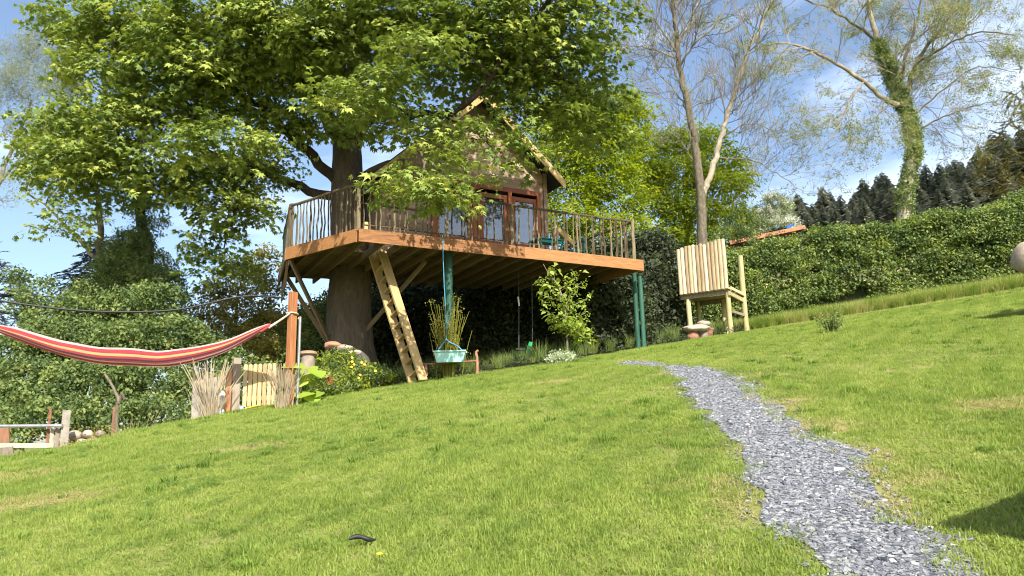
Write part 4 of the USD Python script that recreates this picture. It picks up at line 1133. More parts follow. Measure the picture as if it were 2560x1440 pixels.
b0 = gp(*at(180, 960, 23)[:2])
cd = thing('spreading_conifer', 'blue green conifer with level boughs behind the shrubs', 'tree', b0)
part(cd, 'trunk', pole([b0 - [0, 0, 0.2], at(280, 700, 23), at(290, 600, 23)], 0.16, 0.04, 9, 8), M['bark'], True)
PP, DD, cb = [], [], []
for i in range(46):
    f = i / 45
    py = 610 + 200 * f
    a = at(285, py, 23)
    az = crg.uniform(0, 6.28)
    ln = (0.5 + 2.3 * f) * crg.uniform(0.7, 1.1)
    e = a + [math.cos(az) * ln, math.sin(az) * ln * 0.6, -0.12 * ln]
    c_ = curve([a, (a + e) / 2 + [0, 0, 0.08], e], 9)
    cb.append(tubes(c_, np.linspace(0.03, 0.008, 9), 4))
    for j in range(2, 9):
        for _ in range(3):
            PP.append(c_[j] + crg.normal(0, 0.06, 3)); DD.append((e - a) + crg.normal(0, 0.35, 3))
part(cd, 'branches', cat(cb), M['bark'], True, kind='stuff')
PP, DD = np.array(PP), np.array(DD)
scatter(cd, 'foliage', fronds, M['cedar'], PP, facing(DD, crg, 0.6, 0.25, 0.2), crg.uniform(0.6, 1.0, len(PP)), crg)

# undergrowth below and behind the deck, its leaf colour darkened for shade
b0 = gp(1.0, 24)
simple_tree('undergrowth', 'leafy undergrowth beneath and behind the deck, leaf colour darkened for shade', 'shrub', b0, [],
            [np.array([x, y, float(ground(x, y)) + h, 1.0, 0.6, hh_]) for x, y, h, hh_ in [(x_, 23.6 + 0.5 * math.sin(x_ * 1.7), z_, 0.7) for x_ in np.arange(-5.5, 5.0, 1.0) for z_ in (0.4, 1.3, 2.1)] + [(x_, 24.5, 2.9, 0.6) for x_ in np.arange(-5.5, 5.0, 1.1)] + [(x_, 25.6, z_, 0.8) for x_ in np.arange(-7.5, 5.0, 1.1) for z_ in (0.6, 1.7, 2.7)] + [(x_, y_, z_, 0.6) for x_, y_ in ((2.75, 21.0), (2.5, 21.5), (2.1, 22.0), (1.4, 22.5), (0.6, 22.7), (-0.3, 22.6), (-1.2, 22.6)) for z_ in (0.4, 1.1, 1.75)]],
            blob_l, M['shade_dark'], M['bark'], 36, 311)
b0 = gp(-3.6, 21.5)
simple_tree('leafy_bush', 'dappled green bush behind the orange post and left of the sycamore trunk', 'shrub', b0, [],
            [pad(*p) for p in ((770, 800, 20.8, 50, 50), (760, 870, 20.2, 50, 50), (800, 780, 21.2, 40, 40), (700, 920, 18.8, 50, 40), (830, 760, 21.6, 40, 40))], blob_m, M['shrub'], M['bark'], 40, 312)

# the hedge along the top of the lawn
hd = thing('hedge', 'long dark green leafy hedge along the top of the lawn', 'hedge', gp(10, 25))
hrng = np.random.default_rng(313)
HX = np.array([2.0, 5.2, 8.2, 11.0, 13.0, 15.2, 17.5, 20.0, 23.0]); HY = np.array([26.2, 26.2, 26.2, 26.0, 25.4, 24.6, 24.0, 23.6, 23.2])
HT = np.array([2.3, 2.5, 2.75, 2.6, 2.45, 2.5, 2.7, 2.9, 3.0])
cols = np.linspace(2.0, 22.5, 83)
yc_, tc_ = np.interp(cols, HX, HY), np.interp(cols, HX, HT)
core = []
for i in range(len(cols) - 1):
    core.append(trimesh.creation.box([cols[1] - cols[0] + 0.02, 0.7, 1.0]))
cv, cf = [], []
for i, x in enumerate(cols):                     # a dark shell added inside the hedge to stop the light
    z0 = float(ground(x, yc_[i]))
    for (dy, dz) in ((0.25, -0.1), (0.2, 0.5 * tc_[i]), (0.45, tc_[i] - 0.35), (0.95, tc_[i] - 0.35), (1.2, 0.5 * tc_[i]), (1.2, -0.1)):
        cv.append([x, yc_[i] + dy, z0 + dz])
for i in range(len(cols) - 1):
    for j in range(5):
        a = i * 6 + j
        cf += [[a, a + 6, a + 7], [a, a + 7, a + 1]]
part(hd, 'stems', (np.array(cv), np.array(cf)), M['shade_dark'], False)  # the added light-stopping shell; no real stems are modelled
N = 12500
hx = hrng.uniform(2.0, 22.5, N)
hy0, hT = np.interp(hx, HX, HY), np.interp(hx, HX, HT)
wob = meshkit.fbm(np.c_[hx * 0.9, 0 * hx, 0 * hx], 3, 6) * 0.5 - 0.25
onfront = hrng.random(N) < 0.72
f = hrng.random(N) ** 0.9
hz = np.where(onfront, f * hT, hT + 0.0)
bul = 1.0 * (meshkit.fbm(np.c_[hx * 1.1, hz * 1.3, 0 * hx], 3, 8) - 0.45)
hy = np.where(onfront, hy0 - bul + 0.1 * hz / 2 + hrng.normal(0, 0.1, N), hy0 + hrng.uniform(0.0, 1.2, N))
hz = hz + np.where(onfront, 0, wob * 1.3 + hrng.normal(0, 0.09, N)) + np.where(onfront & (f > 0.9), wob * 1.0, 0)
HP = np.c_[hx, hy, ground(hx, hy) + hz]
keep_ = meshkit.fbm(np.c_[hx * 1.5, hz * 1.9, 0 * hx], 2, 44) + 0.18 * hrng.random(N) > 0.40
HP, onfront = HP[keep_], onfront[keep_]
N = len(HP)
HD = np.where(onfront[:, None], [[0, -1.0, 0.3]], [[0, -0.3, 1.0]]) + hrng.normal(0, 0.5, (N, 3))
scatter(hd, 'foliage', blob_m, M['hedge'], HP, facing(HD, hrng, 0.8, 0.5, 0.1), hrng.uniform(0.8, 1.35, N), hrng)
nsel = hrng.random(N) < 0.085
scatter(hd, 'new_shoots', blob_s, M['limeleaf'], HP[nsel] + [0, -0.08, 0.08], facing(HD[nsel], hrng, 0.8, 0.5, 0.1), hrng.uniform(0.7, 1.3, int(nsel.sum())), hrng)
dsel = meshkit.noise(np.c_[HP * 0.9], 71) > 0.80
scatter(hd, 'dry_shoots', bud_s, M['straw'], HP[dsel] + [0, -0.15, 0.0], facing(HD[dsel], hrng, 0.8, 0.5, 0.1), hrng.uniform(0.9, 1.6, int(dsel.sum())), hrng)
# long unmown grass along its foot, dry tufts among it
tufts = [blades(70, 0.22, 0.22, 0.5, 0.009, 0.5, hrng, True) for _ in range(4)]
N = 5200
tx = hrng.uniform(6.9, 22, N)
ty = np.interp(tx, HX, HY) + 0.1 - 2.4 * hrng.random(N) ** 1.3 * np.interp(tx, [6.9, 9, 12, 22], [0.7, 1.0, 1.0, 0.7])
sel = ty > lawn_edge(tx) - 0.1
tx, ty = tx[sel], ty[sel]
scatter(None, 'long_grass', tufts, M['longgrass'], np.c_[tx, ty, ground(tx, ty)], quats(len(tx), hrng.uniform(0, 6.28, len(tx)), np.full(len(tx), 0.12), np.zeros(len(tx))),
        hrng.uniform(0.5, 1.15, len(tx)), hrng, 'stuff', 'long unmown grass along the foot of the hedge', 'grass')
# low leaves, coloured darker for shade, under the deck and along the lawn's shady rim
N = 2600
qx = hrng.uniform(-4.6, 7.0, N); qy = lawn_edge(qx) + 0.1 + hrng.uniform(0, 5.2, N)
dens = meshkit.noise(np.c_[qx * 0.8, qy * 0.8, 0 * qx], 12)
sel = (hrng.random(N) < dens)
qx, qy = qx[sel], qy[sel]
scatter(None, 'ground_cover', blob_s + tufts[:1], [M['shade_dark']] * 5 + [M['hedge']], np.c_[qx, qy, ground(qx, qy) + 0.08], quats(len(qx), hrng.uniform(0, 6.28, len(qx)), np.full(len(qx), 0.2), np.zeros(len(qx))),
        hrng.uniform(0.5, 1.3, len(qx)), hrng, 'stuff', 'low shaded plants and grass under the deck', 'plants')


# ------------------------------------------------------------------ the two thin trees on the right
def bare_tree(name, label, base, stems, seed, leaf_n, leafmat_, mat, twig_l=1.3, levels=3, kids=(5, 4, 3), step=2, up=0.25, spread=0.8, skip=0.35, leafs=0.5, r=0.02):
    rg = np.random.default_rng(seed)
    t = thing(name, label, 'tree', base)
    S, D, Ln, R = [], [], [], []
    for i, (pts, a, b) in enumerate(stems):
        c_ = curve(pts, 5 * len(pts))
        c_[1:-1] += rg.normal(0, 0.02, (len(c_) - 2, 3))
        rr = np.linspace(a, b, len(c_))
        part(t, 'trunk' if i == 0 else 'limb', tubes(c_, rr, 9), mat, True)
        tg = norm(np.gradient(c_, axis=0))
        for j in range(int(len(c_) * skip) if i < 2 else 3, len(c_), step):
            for _ in range(2):
                sd = norm(np.cross(tg[j], rg.normal(0, 1, 3)))
                S.append(c_[j]); D.append(tg[j] * 0.5 + sd * spread); Ln.append(twig_l * rg.uniform(0.6, 1.3) * (1.1 - 0.4 * j / len(c_))); R.append(min(rr[j] * 0.5, r))
    mesh, tips = grow(np.array(S), np.array(D), Ln, R, levels, kids, rg, 0.75, 0.62, up)
    part(t, 'twigs', mesh, M['twig'], False, kind='stuff')
    P = np.vstack([tips[-1][0], tips[-2][0]]); D = np.vstack([tips[-1][1], tips[-2][1]])
    sel = rg.random(len(P)) < leafs
    P, D = P[sel], D[sel]
    scatter(t, 'leaves', leaf_n, leafmat_, P, facing(D, rg, 1.0, 0.6, 0.2), rg.uniform(0.6, 1.3, len(P)), rg)
    return t


Y = 27.0
b0 = gp(*at(1752, 640, Y)[:2])
bare_tree('bare_ash', 'pale barked ash with two bare stems and hardly any leaves', b0,
          [([b0 - [0, 0, 0.3], at(1755, 570, Y), at(1752, 480, Y), at(1742, 390, Y), at(1732, 320, Y), at(1715, 240, Y), at(1697, 160, Y), at(1692, 80, Y), at(1678, -20, Y), at(1672, -140, Y)], 0.19, 0.05),
           ([at(1756, 490, Y), at(1775, 440, Y), at(1798, 360, Y), at(1815, 300, Y), at(1838, 220, Y - 0.2), at(1870, 130, Y - 0.3), at(1905, 60, Y - 0.4), at(1935, -30, Y - 0.5)], 0.12, 0.04),
           ([at(1700, 165, Y), at(1735, 110, Y - 0.3), at(1790, 60, Y - 0.5), at(1830, -20, Y - 0.6)], 0.045, 0.015), ([at(1697, 150, Y), at(1640, 125, Y + 0.3), at(1580, 115, Y + 0.4), at(1500, 140, Y + 0.4)], 0.045, 0.012),
           ([at(1692, 110, Y), at(1725, 60, Y - 0.2), at(1745, 0, Y), at(1760, -60, Y)], 0.05, 0.02), ([at(1692, 130, Y), at(1650, 70, Y), at(1615, 0, Y)], 0.05, 0.018),
           ([at(1728, 300, Y), at(1690, 230, Y + 0.3), at(1640, 180, Y + 0.3), at(1610, 150, Y + 0.4)], 0.03, 0.01), ([at(1732, 400, Y), at(1700, 350, Y - 0.4), at(1670, 330, Y - 0.5)], 0.025, 0.01),
           ([at(1800, 350, Y), at(1860, 310, Y - 0.5), at(1920, 320, Y - 0.7), at(1960, 370, Y - 0.8)], 0.03, 0.01), ([at(1815, 300, Y), at(1850, 260, Y), at(1905, 215, Y)], 0.03, 0.01), ([at(1790, 395, Y), at(1880, 400, Y - 0.5), at(1950, 440, Y - 0.8), at(2010, 480, Y - 0.8)], 0.028, 0.008)],
          401, bud_s, M['bud'], M['palebark'], 1.4, 3, (6, 5), 2, 0.25, 0.85, 0.42, 0.55)
Y = 27.6
b0 = gp(*at(2268, 640, Y)[:2])
ivy2_stems = [([b0 - [0, 0, 0.3], at(2262, 560, Y), at(2266, 470, Y), at(2284, 380, Y), at(2276, 310, Y), at(2250, 240, Y), at(2222, 170, Y), at(2190, 90, Y), at(2172, 10, Y), at(2160, -120, Y)], 0.26, 0.06),
              ([at(2262, 268, Y), at(2215, 250, Y - 0.3), at(2160, 205, Y - 0.6), at(2090, 160, Y - 0.8), at(2010, 120, Y - 1.0), at(1930, 110, Y - 1.0), at(1860, 140, Y - 1.2)], 0.10, 0.02),
              ([at(2262, 250, Y), at(2285, 170, Y), at(2330, 100, Y), at(2385, 30, Y), at(2420, -60, Y)], 0.09, 0.03),
              ([at(2250, 235, Y), at(2262, 150, Y - 0.4), at(2290, 60, Y - 0.6), at(2310, -40, Y - 0.6)], 0.07, 0.03),
              ([at(2160, 205, Y - 0.6), at(2125, 250, Y - 0.9), at(2095, 320, Y - 1.1), at(2050, 380, Y - 1.2)], 0.035, 0.012),
              ([at(2195, 100, Y), at(2120, 50, Y - 0.4), at(2050, 10, Y - 0.6), at(1960, -10, Y - 0.8)], 0.06, 0.02),
              ([at(2290, 160, Y), at(2370, 110, Y - 0.5), at(2450, 80, Y - 0.8), at(2540, 90, Y - 1)], 0.05, 0.015), ([at(2330, 100, Y), at(2420, 60, Y + 0.4), at(2500, 0, Y + 0.4)], 0.04, 0.015),
              ([at(2215, 250, Y - 0.3), at(2190, 300, Y - 0.6), at(2180, 360, Y - 0.8)], 0.025, 0.01), ([at(2284, 340, Y), at(2340, 300, Y - 0.4), at(2420, 270, Y - 0.6), at(2500, 250, Y - 0.7)], 0.035, 0.01),
              ([at(2275, 300, Y), at(2350, 230, Y), at(2440, 170, Y - 0.2), at(2540, 180, Y - 0.3)], 0.035, 0.01)]
it = bare_tree('ivy_clad_ash', 'leaning thin crowned ash with ivy climbing its trunk beyond the hedge', b0, ivy2_stems, 402, bud_m, M['bud'], M['palebark'], 1.35, 3, (6, 6), 2, 0.05, 0.95, 0.5, 0.85)
irng = np.random.default_rng(403)
c_ = curve(ivy2_stems[0][0], 60)[8:46]
idx = irng.integers(0, len(c_) - 1, 1500)
off = norm(irng.normal(0, 1, (1500, 3)) * [1, 1, 0.3]) * irng.uniform(0.10, 0.28, (1500, 1))
PV = c_[idx] + (c_[idx + 1] - c_[idx]) * irng.random((1500, 1)) + off
scatter(it, 'ivy', blob_m, M['ivy'], PV, facing(off, irng, 0.8, 0.5, 0.3), irng.uniform(0.45, 0.95, 1500), irng)
# fallen, leaning trunk beneath the bank between deck and tower
lt0 = gp(*at(1650, 795, 24.2)[:2])
lg = thing('fallen_tree', 'thick old tree leaning low over the bank between deck and tower', 'tree', lt0)
part(lg, 'trunk', pole([at(1625, 800, 24.6), at(1655, 770, 24.4), at(1685, 725, 24.3), at(1720, 690, 24.5)], 0.22, 0.17, 10, 12, 0.015, hrng), M['bark'], True)
part(lg, 'broken_branch', pole([at(1640, 765, 24.3), at(1625, 735, 24.0), at(1612, 705, 23.8)], 0.07, 0.035, 7, 6, 0.01, hrng), M['palebark'], True)

# the yew at the right edge
b0 = gp(*at(2640, 640, 27)[:2])
simple_tree('yew_tree', 'dense dark yew with yellowish tips at the right edge of the picture', 'tree', b0,
            [([b0, at(2600, 500, 27), at(2600, 300, 27)], 0.25, 0.08)],
            [pad(*p) for p in ((2560, 250, 26.6, 40, 40), (2545, 330, 26.4, 55, 45), (2500, 400, 26.6, 55, 32), (2560, 420, 26.0, 60, 45), (2470, 450, 26.8, 45, 24), (2530, 480, 26.2, 60, 30), (2620, 300, 26, 60, 100), (2620, 450, 26, 60, 60), (2570, 180, 27, 30, 30))],
            fronds, M['yew'], M['bark'], 60, 404, scale=(0.5, 0.95), droop=0.35)

# conifers on the hillside
frng = np.random.default_rng(405)
con = None
spots = []
for i, px in enumerate(np.linspace(1870, 2650, 27)):
    for row, (Y, dh) in enumerate(((47, 46), (54, 20), (62, 0))):
        x_ = px + frng.normal(0, 14) + (row % 2) * 22
        top = np.interp(x_, [1880, 1990, 2060, 2140, 2200, 2290, 2400, 2480, 2560, 2640], [505, 492, 468, 470, 432, 425, 400, 345, 300, 270]) + dh + frng.normal(0, 9)
        spots.append((x_, top, Y + frng.normal(0, 1.5)))
for i, (px, py, Y) in enumerate(spots):
    tip = at(px, py, Y)
    bs = gp(tip[0], tip[1])
    H = tip[2] - bs[2]
    if H < 2.5:
        continue
    if con is None:
        con = thing('hillside_conifer', 'dark conifer in the plantation on the hillside', 'tree', bs, 'conifers on the hillside')
        unit = Thing(con.path, np.zeros(3))
        part(unit, 'trunk', pole([[0, 0, -0.5], [0, 0, 5], [0, 0, 9.6]], 0.14, 0.02, 7, 6), M['bark'], True)
        V, F = [], []
        for j in range(520):
            f = (j / 520) ** 0.8
            z_ = 9.9 - 9.3 * f
            ln = (0.12 + 3.4 * f ** 0.75) * frng.uniform(0.5, 1.1)
            az = j * 2.39996 + frng.normal(0, 0.3)
            d = np.array([math.cos(az), math.sin(az), 0])
            s = np.array([-d[1], d[0], 0]) * (0.12 + 0.17 * ln)
            kk = len(V)
            V += [[0, 0, z_], d * ln * 0.55 + s + [0, 0, z_ - 0.1 * ln], d * ln * 0.55 - s + [0, 0, z_ - 0.16 * ln], d * ln + [0, 0, z_ - 0.32 * ln], d * ln * 0.5 + [0, 0, z_ - 0.45 * ln]]
            F += [[kk, kk + 2, kk + 3], [kk, kk + 3, kk + 1], [kk + 2, kk + 4, kk + 3]]
        part(unit, 'crown', (np.array(V), np.array(F)), M['conifer'], False)
        xf = UsdGeom.Xformable(stage.GetPrimAtPath(con.path))
        xf.AddRotateZOp().Set(float(frng.uniform(0, 360))); xf.AddScaleOp().Set(Gf.Vec3f(H / 9.9 * 1.05, H / 9.9 * 1.05, H / 9.9))
    else:
        p_ = numbered('/World/hillside_conifer')
        x = UsdGeom.Xform.Define(stage, p_)
        x.GetPrim().GetReferences().AddInternalReference(con.path)
        x.GetPrim().SetInstanceable(True)
        x.ClearXformOpOrder()
        sw = H / 9.9 * frng.uniform(0.9, 1.3)
        x.AddTransformOp(opSuffix='place').Set(Gf.Matrix4d(1).SetScale(Gf.Vec3d(sw, sw, H / 9.9)) * Gf.Matrix4d(1).SetRotate(Gf.Rotation(Gf.Vec3d(0, 0, 1), float(frng.uniform(0, 360)))) * Gf.Matrix4d(1).SetTranslate(Gf.Vec3d(*map(float, bs))))
        tag(x.GetPrim(), 'dark conifer in the plantation on the hillside', 'tree', 'conifers on the hillside')


# ------------------------------------------------------------------ the play tower
pt_l, pt_r = at(1700, 742, 23.3), at(1822, 716, 22.5)
b0 = gp(*((pt_l + pt_r) / 2)[:2])
tw = thing('play_tower', 'small wooden play platform on posts with a palisade front by the hedge', 'play tower', b0)
trng = np.random.default_rng(501)
pu = norm(np.r_[(pt_r - pt_l)[:2], 0]); pw = np.linalg.norm((pt_r - pt_l)[:2]); pnn = np.array([-pu[1], pu[0], 0])
pz = (pt_l[2] + pt_r[2]) / 2
P0 = np.r_[pt_l[:2], pz]
NP = 13
for i in range(NP):
    x = pw * (i + 0.5) / NP
    w = pw / NP * 1.0
    h = 1.40 + trng.normal(0, 0.025) + 0.05 * (i / NP)
    a = P0 + pu * x - pnn * (0.02 + 0.008 * (i % 2))
    ang = np.linspace(0, np.pi, 6)
    prof = [(-w / 2 * 0.98 * math.cos(t), -w * 0.42 * math.sin(t)) for t in ang]
    kk = 7
    V = []
    for j in range(kk):
        f = j / (kk - 1)
        sc = 1 + trng.normal(0, 0.02)
        for (u_, v_) in prof:
            V.append(a + pu * (u_ * sc + 0.004 * math.sin(f * 5 + i)) + pnn * v_ * sc + Z3 * (h * f + (0.0 if j < kk - 1 else 0.02 * math.sin(u_ * 60))))
    V = np.array(V); ns = len(prof)
    F = [[j * ns + k_, j * ns + k_ + 1, (j + 1) * ns + k_ + 1] for j in range(kk - 1) for k_ in range(ns - 1)] + [[j * ns + k_, (j + 1) * ns + k_ + 1, (j + 1) * ns + k_] for j in range(kk - 1) for k_ in range(ns - 1)]
    F += [[j * ns + ns - 1, j * ns, (j + 1) * ns] for j in range(kk - 1)] + [[j * ns + ns - 1, (j + 1) * ns, (j + 1) * ns + ns - 1] for j in range(kk - 1)]
    e = (kk - 1) * ns
    F += [[e, e + k_, e + k_ + 1] for k_ in range(1, ns - 1)]
    part(tw, 'palisade_log', (V, np.array(F)), M['palisade'], 35)
tdepth = 1.25
for s_ in (0.12, 0.5, 0.9, 1.2):
    part(tw, 'platform_board', beam(P0 + pu * 0.02 + pnn * s_ - Z3 * 0.0, P0 + pu * (pw + 0.02) + pnn * s_, 0.3, 0.04, Z3), M['towerpost'], False)
part(tw, 'platform_beam', beam(P0 + pu * pw + pnn * 0.0 - Z3 * 0.14, P0 + pu * pw + pnn * tdepth - Z3 * 0.16, 0.06, 0.13, Z3), M['towerpost'], False)
part(tw, 'platform_beam', beam(P0 + pu * (pw + 0.05) + pnn * 0.0 - Z3 * 0.0, P0 + pu * (pw + 0.05) + pnn * tdepth - Z3 * 0.0, 0.05, 0.09, Z3), M['towerpost'], False)
part(tw, 'platform_beam', beam(P0 - Z3 * 0.1 + pnn * tdepth, P0 + pu * pw - Z3 * 0.1 + pnn * tdepth, 0.06, 0.14, Z3), M['greywood'], False)
part(tw, 'platform_beam', beam(P0 - Z3 * 0.08 + pnn * 0.08, P0 + pu * pw - Z3 * 0.08 + pnn * 0.08, 0.06, 0.12, Z3), M['greywood'], False)
part(tw, 'rung', beam(P0 + pu * (pw + 0.01) + pnn * 0.1 - Z3 * 0.66, P0 + pu * (pw + 0.01) + pnn * tdepth - Z3 * 0.62, 0.05, 0.08, Z3), M['greywood'], False)
for (x, s_, top, lab) in ((0.20, 0.12, -0.03, None), (pw - 0.08, 0.10, -0.05, None), (pw + 0.02, tdepth + 0.05, 1.22, 'tall pale post rising above the platform'), (0.1, tdepth, -0.05, None), (pw * 0.6, tdepth, -0.05, None)):
    q_ = P0 + pu * x + pnn * s_
    z0 = float(ground(q_[0], q_[1]))
    r_ = 0.085 if top > 0 else 0.075
    part(tw, 'post', pole([[q_[0] + 0.02, q_[1], z0 - 0.2], [q_[0], q_[1], (z0 + pz) / 2], [q_[0], q_[1], pz + top]], r_, r_ * 0.96, 10, 6, 0.004, trng), M['towerpost'], 40, lab)

# stones stacked at its foot
def stone(name, label, c, r, mat, seed, group=None):
    t = numbered('/World/' + name)
    v, f = lump(c, *r, seed=seed, rough=0.5, sub=2)
    pr = usdkit.mesh(stage, t, (v, f), M[mat], 35)
    tag(pr.GetPrim(), label, 'stone', group)
h_ = at(1740, 850, 21.6); sz = float(ground(h_[0], h_[1]))
stone('foot_stone', 'reddish block under the flat slab beside the play tower', [h_[0] - 0.06, 21.6, sz + 0.10], (0.17, 0.14, 0.16), 'terracotta', 3)
stone('foot_stone', 'pale block at the right under the flat slab by the play tower', [h_[0] + 0.22, 21.65, sz + 0.10], (0.14, 0.14, 0.15), 'stone', 4)
stone('flat_slab', 'flat grey brown slab lying on two blocks beside the play tower', [h_[0] + 0.05, 21.6, sz + 0.30], (0.38, 0.24, 0.11), 'stone', 5)
stone('round_stone', 'pale rounded stone sitting on the right end of the flat slab', [h_[0] + 0.25, 21.6, sz + 0.43], (0.19, 0.14, 0.09), 'stone', 6)
q_ = at(1772, 830, 22.0)
fp = thing('terracotta_pot', 'small reddish clay pot beside the stacked stones', 'pot', gp(q_[0], 22.0))
part(fp, 'pot_body', lathe([(0, 0), (0.09, 0), (0.125, 0.2), (0.14, 0.2), (0.14, 0.25), (0.12, 0.25), (0.11, 0.1), (0, 0.1)], gp(q_[0], 22.0), 16), M['terracotta'], 40)
part(fp, 'soil', lathe([(0, 0.215), (0.117, 0.21)], gp(q_[0], 22.0), 12), M['soil'], 40)

# ------------------------------------------------------------------ shed roof and tarpaulin behind the hedge
Y = 28.2
sh = thing('shed', 'low shed with a rusty red roof mostly hidden behind the hedge', 'shed', gp(9.3, Y))
ra, rb = at(1822, 606, Y), at(2010, 566, Y)
for i in range(14):
    f0, f1 = i / 14, (i + 1) / 14
    a, b = ra + (rb - ra) * f0, ra + (rb - ra) * f1
    m2 = (a + b) / 2
    part(sh, 'roof_sheet', beam(m2 + [0, -0.1, 0.0], m2 + [0, 1.8, -0.25], np.linalg.norm(b - a) * 0.96, 0.03 + 0.012 * (i % 2), Z3), M['rustroof'], False)
part(sh, 'roof_edge', beam(ra + [0, -0.12, -0.05], rb + [0, -0.12, -0.05], 0.03, 0.14, Z3), M['rustroof'], False)
zf = float(ground(9.3, Y))
part(sh, 'wall', beam([ra[0] + 0.1, Y + 0.1, (zf + ra[2]) / 2 - 0.1], [rb[0] - 0.1, Y + 0.1, (zf + ra[2]) / 2 - 0.1], 0.06, ra[2] - zf - 0.1, Z3), M['brownpost'], False)
ta, tb_ = at(1942, 576, Y - 0.15), at(1986, 568, Y - 0.15)
xs = np.linspace(0, 1, 9)
tv, tf = [], []
for i, x in enumerate(xs):
    for j, s_ in enumerate((0, 0.25, 0.6, 1.2)):
        tv.append(ta + (tb_ - ta) * x + [0, s_, 0.05 + 0.10 * math.sin(x * 7 + j) * (0.4 + 0.3 * j / 3) + (0 if j == 0 else 0.10)])
for i in range(8):
    for j in range(3):
        a = i * 4 + j
        tf += [[a, a + 4, a + 5], [a, a + 5, a + 1]]
tp = usdkit.mesh(stage, '/World/tarpaulin', (np.array(tv), np.array(tf)), M['bluetarp'], True)
tag(tp.GetPrim(), 'crumpled bright blue tarpaulin on the rusty roof behind the hedge', 'tarpaulin')

# ------------------------------------------------------------------ hammock on its orange post
Y = 14.0
pb = gp(at(722, 995, Y)[0], Y)
ptop = at(729, 731, Y)
op = thing('hammock_post', 'square orange stained timber post holding the hammock rope', 'post', pb)
part(op, 'post', beam(pb - [0, 0, 0.3], [pb[0] + 0.02, Y, ptop[2]], 0.125, 0.125, [0.80, -0.6, 0], 0.08), M['orange_post'], False)
part(op, 'pipe', pole([[pb[0] + 0.125, Y + 0.09, pb[2] - 0.1], [pb[0] + 0.13, Y + 0.09, at(745, 790, Y)[2]]], 0.026, 0.026, 10, 3), M['steel'], 40)  # thin grey tube along the right of the post
hm = thing('hammock', 'red striped cloth hammock sagging between the orange post and the left edge', 'hammock', at(330, 930, 13.6))
eA, eB = at(672, 815, 13.95), at(-40, 812, 13.0)
lowp = at(330, 905, 13.5)
c_ = curve([eA, at(610, 850, 13.9), at(540, 882, 13.8), at(430, 906, 13.7), lowp, at(220, 896, 13.4), at(110, 866, 13.25), at(30, 838, 13.1), eB], 46)
nW = 21
tg = norm(np.gradient(c_, axis=0))
V, UV = [], []
for i, p in enumerate(c_):
    f = i / 45
    wdt = 0.035 + 0.46 * max(0, math.sin(math.pi * (0.02 + 0.96 * f))) ** 0.8          # half width of the open cloth
    sdir = norm(np.cross(tg[i], Z3))
    for j in range(nW):
        t = (j / (nW - 1)) * 2 - 1
        # a slack trough: the near edge rolls up, the cloth hangs below
        a = t * 1.25
        o = sdir * wdt * 0.55 * math.sin(a) + Z3 * wdt * 0.80 * (0.45 - math.cos(a))
        fold = 0.022 * math.sin(17 * t + 3 * math.sin(4 * f)) * abs(2 * f - 1) ** 0.7 + 0.016 * math.sin(9 * t + 5 * f) + 0.05 * (float(meshkit.noise(np.array([f * 14, t * 1.7, 0.3]), 5)) - 0.5)
        o = o * (1 + fold) + Z3 * fold * 0.55 * wdt / 0.4
        V.append(p + o + Z3 * 0.12 * wdt / 0.4); UV.append((f, (t + 1) / 2))
F = []
for i in range(45):
    for j in range(nW - 1):
        a = i * nW + j
        F += [[a, a + nW, a + nW + 1], [a, a + nW + 1, a + 1]]
R_, Y_, G_, W_, D_ = (0.52, 0.035, 0.06), (0.62, 0.50, 0.20), (0.10, 0.06, 0.09), (0.62, 0.55, 0.50), (0.25, 0.02, 0.03)
ST = [W_, R_, R_, Y_, R_, G_, R_, W_, R_, D_, R_, R_, W_, R_, R_, Y_, R_, R_, G_, R_, Y_, R_, R_, W_]
stops = []
for i, c1 in enumerate(ST):
    stops += [(i / len(ST), c1), ((i + 0.999) / len(ST), c1)]
M['hammock'] = usdkit.material(stage, L + 'hammock_cloth', {
    'uv': ('uvmap', {'attribute': 'st'}), 'mp': ('mapping', {'scale': (14.0, 160.0, 1.0)}), 'wn': ('noise_texture', {'scale': 1.0, 'detail': 3.0}), 'mr': ('map_range', {'from_min': 0.3, 'from_max': 0.7, 'to_min': 0.72, 'to_max': 1.15}), 'wv': ('hsv', {'saturation': 0.92}), 'sp': ('separate_xyz', {}), 'ramp': ('rgb_ramp', {'ramp': stops}),
    'pb': ('principled_bsdf', {'roughness': 0.85, 'sheen_weight': 0.2, 'specular_ior_level': 0.2}), 'hs': ('hsv', {'value': 1.1}), 'tl': ('translucent_bsdf', {}), 'mx': ('mix_closure', {'fac': 0.25})},
    [('uv.UV', 'mp.vector'), ('mp.vector', 'wn.vector'), ('wn.fac', 'mr.value'), ('uv.UV', 'sp.vector'), ('sp.y', 'ramp.fac'), ('mr.result', 'wv.value'), ('ramp.color', 'wv.color'), ('wv.color', 'pb.base_color'), ('ramp.color', 'hs.color'), ('hs.color', 'tl.color'), ('pb.BSDF', 'mx.closure1'), ('tl.BSDF', 'mx.closure2')], surface='mx.closure')
part(hm, 'cloth', (np.array(V), np.array(F)), M['hammock'], True, uv=UV)
hookp = np.array([pb[0] + 0.01, Y - 0.08, at(733, 784, Y)[2]])
part(hm, 'rope', tubes(curve([eA + [0, 0, -0.03], (eA + hookp) / 2 - [0, 0, 0.02], hookp], 8), np.linspace(0.024, 0.014, 8), 8), M['rope'], 40)
part(hm, 'rope', tubes(curve([hookp + [-0.08, 0.02, 0], hookp + [0, -0.012, 0.005], hookp + [0.08, 0.03, 0.0], hookp + [0.08, 0.16, -0.01], hookp + [-0.08, 0.15, 0], hookp + [-0.085, 0.05, 0]], 20), np.full(20, 0.013), 7), M['rope'], 40)
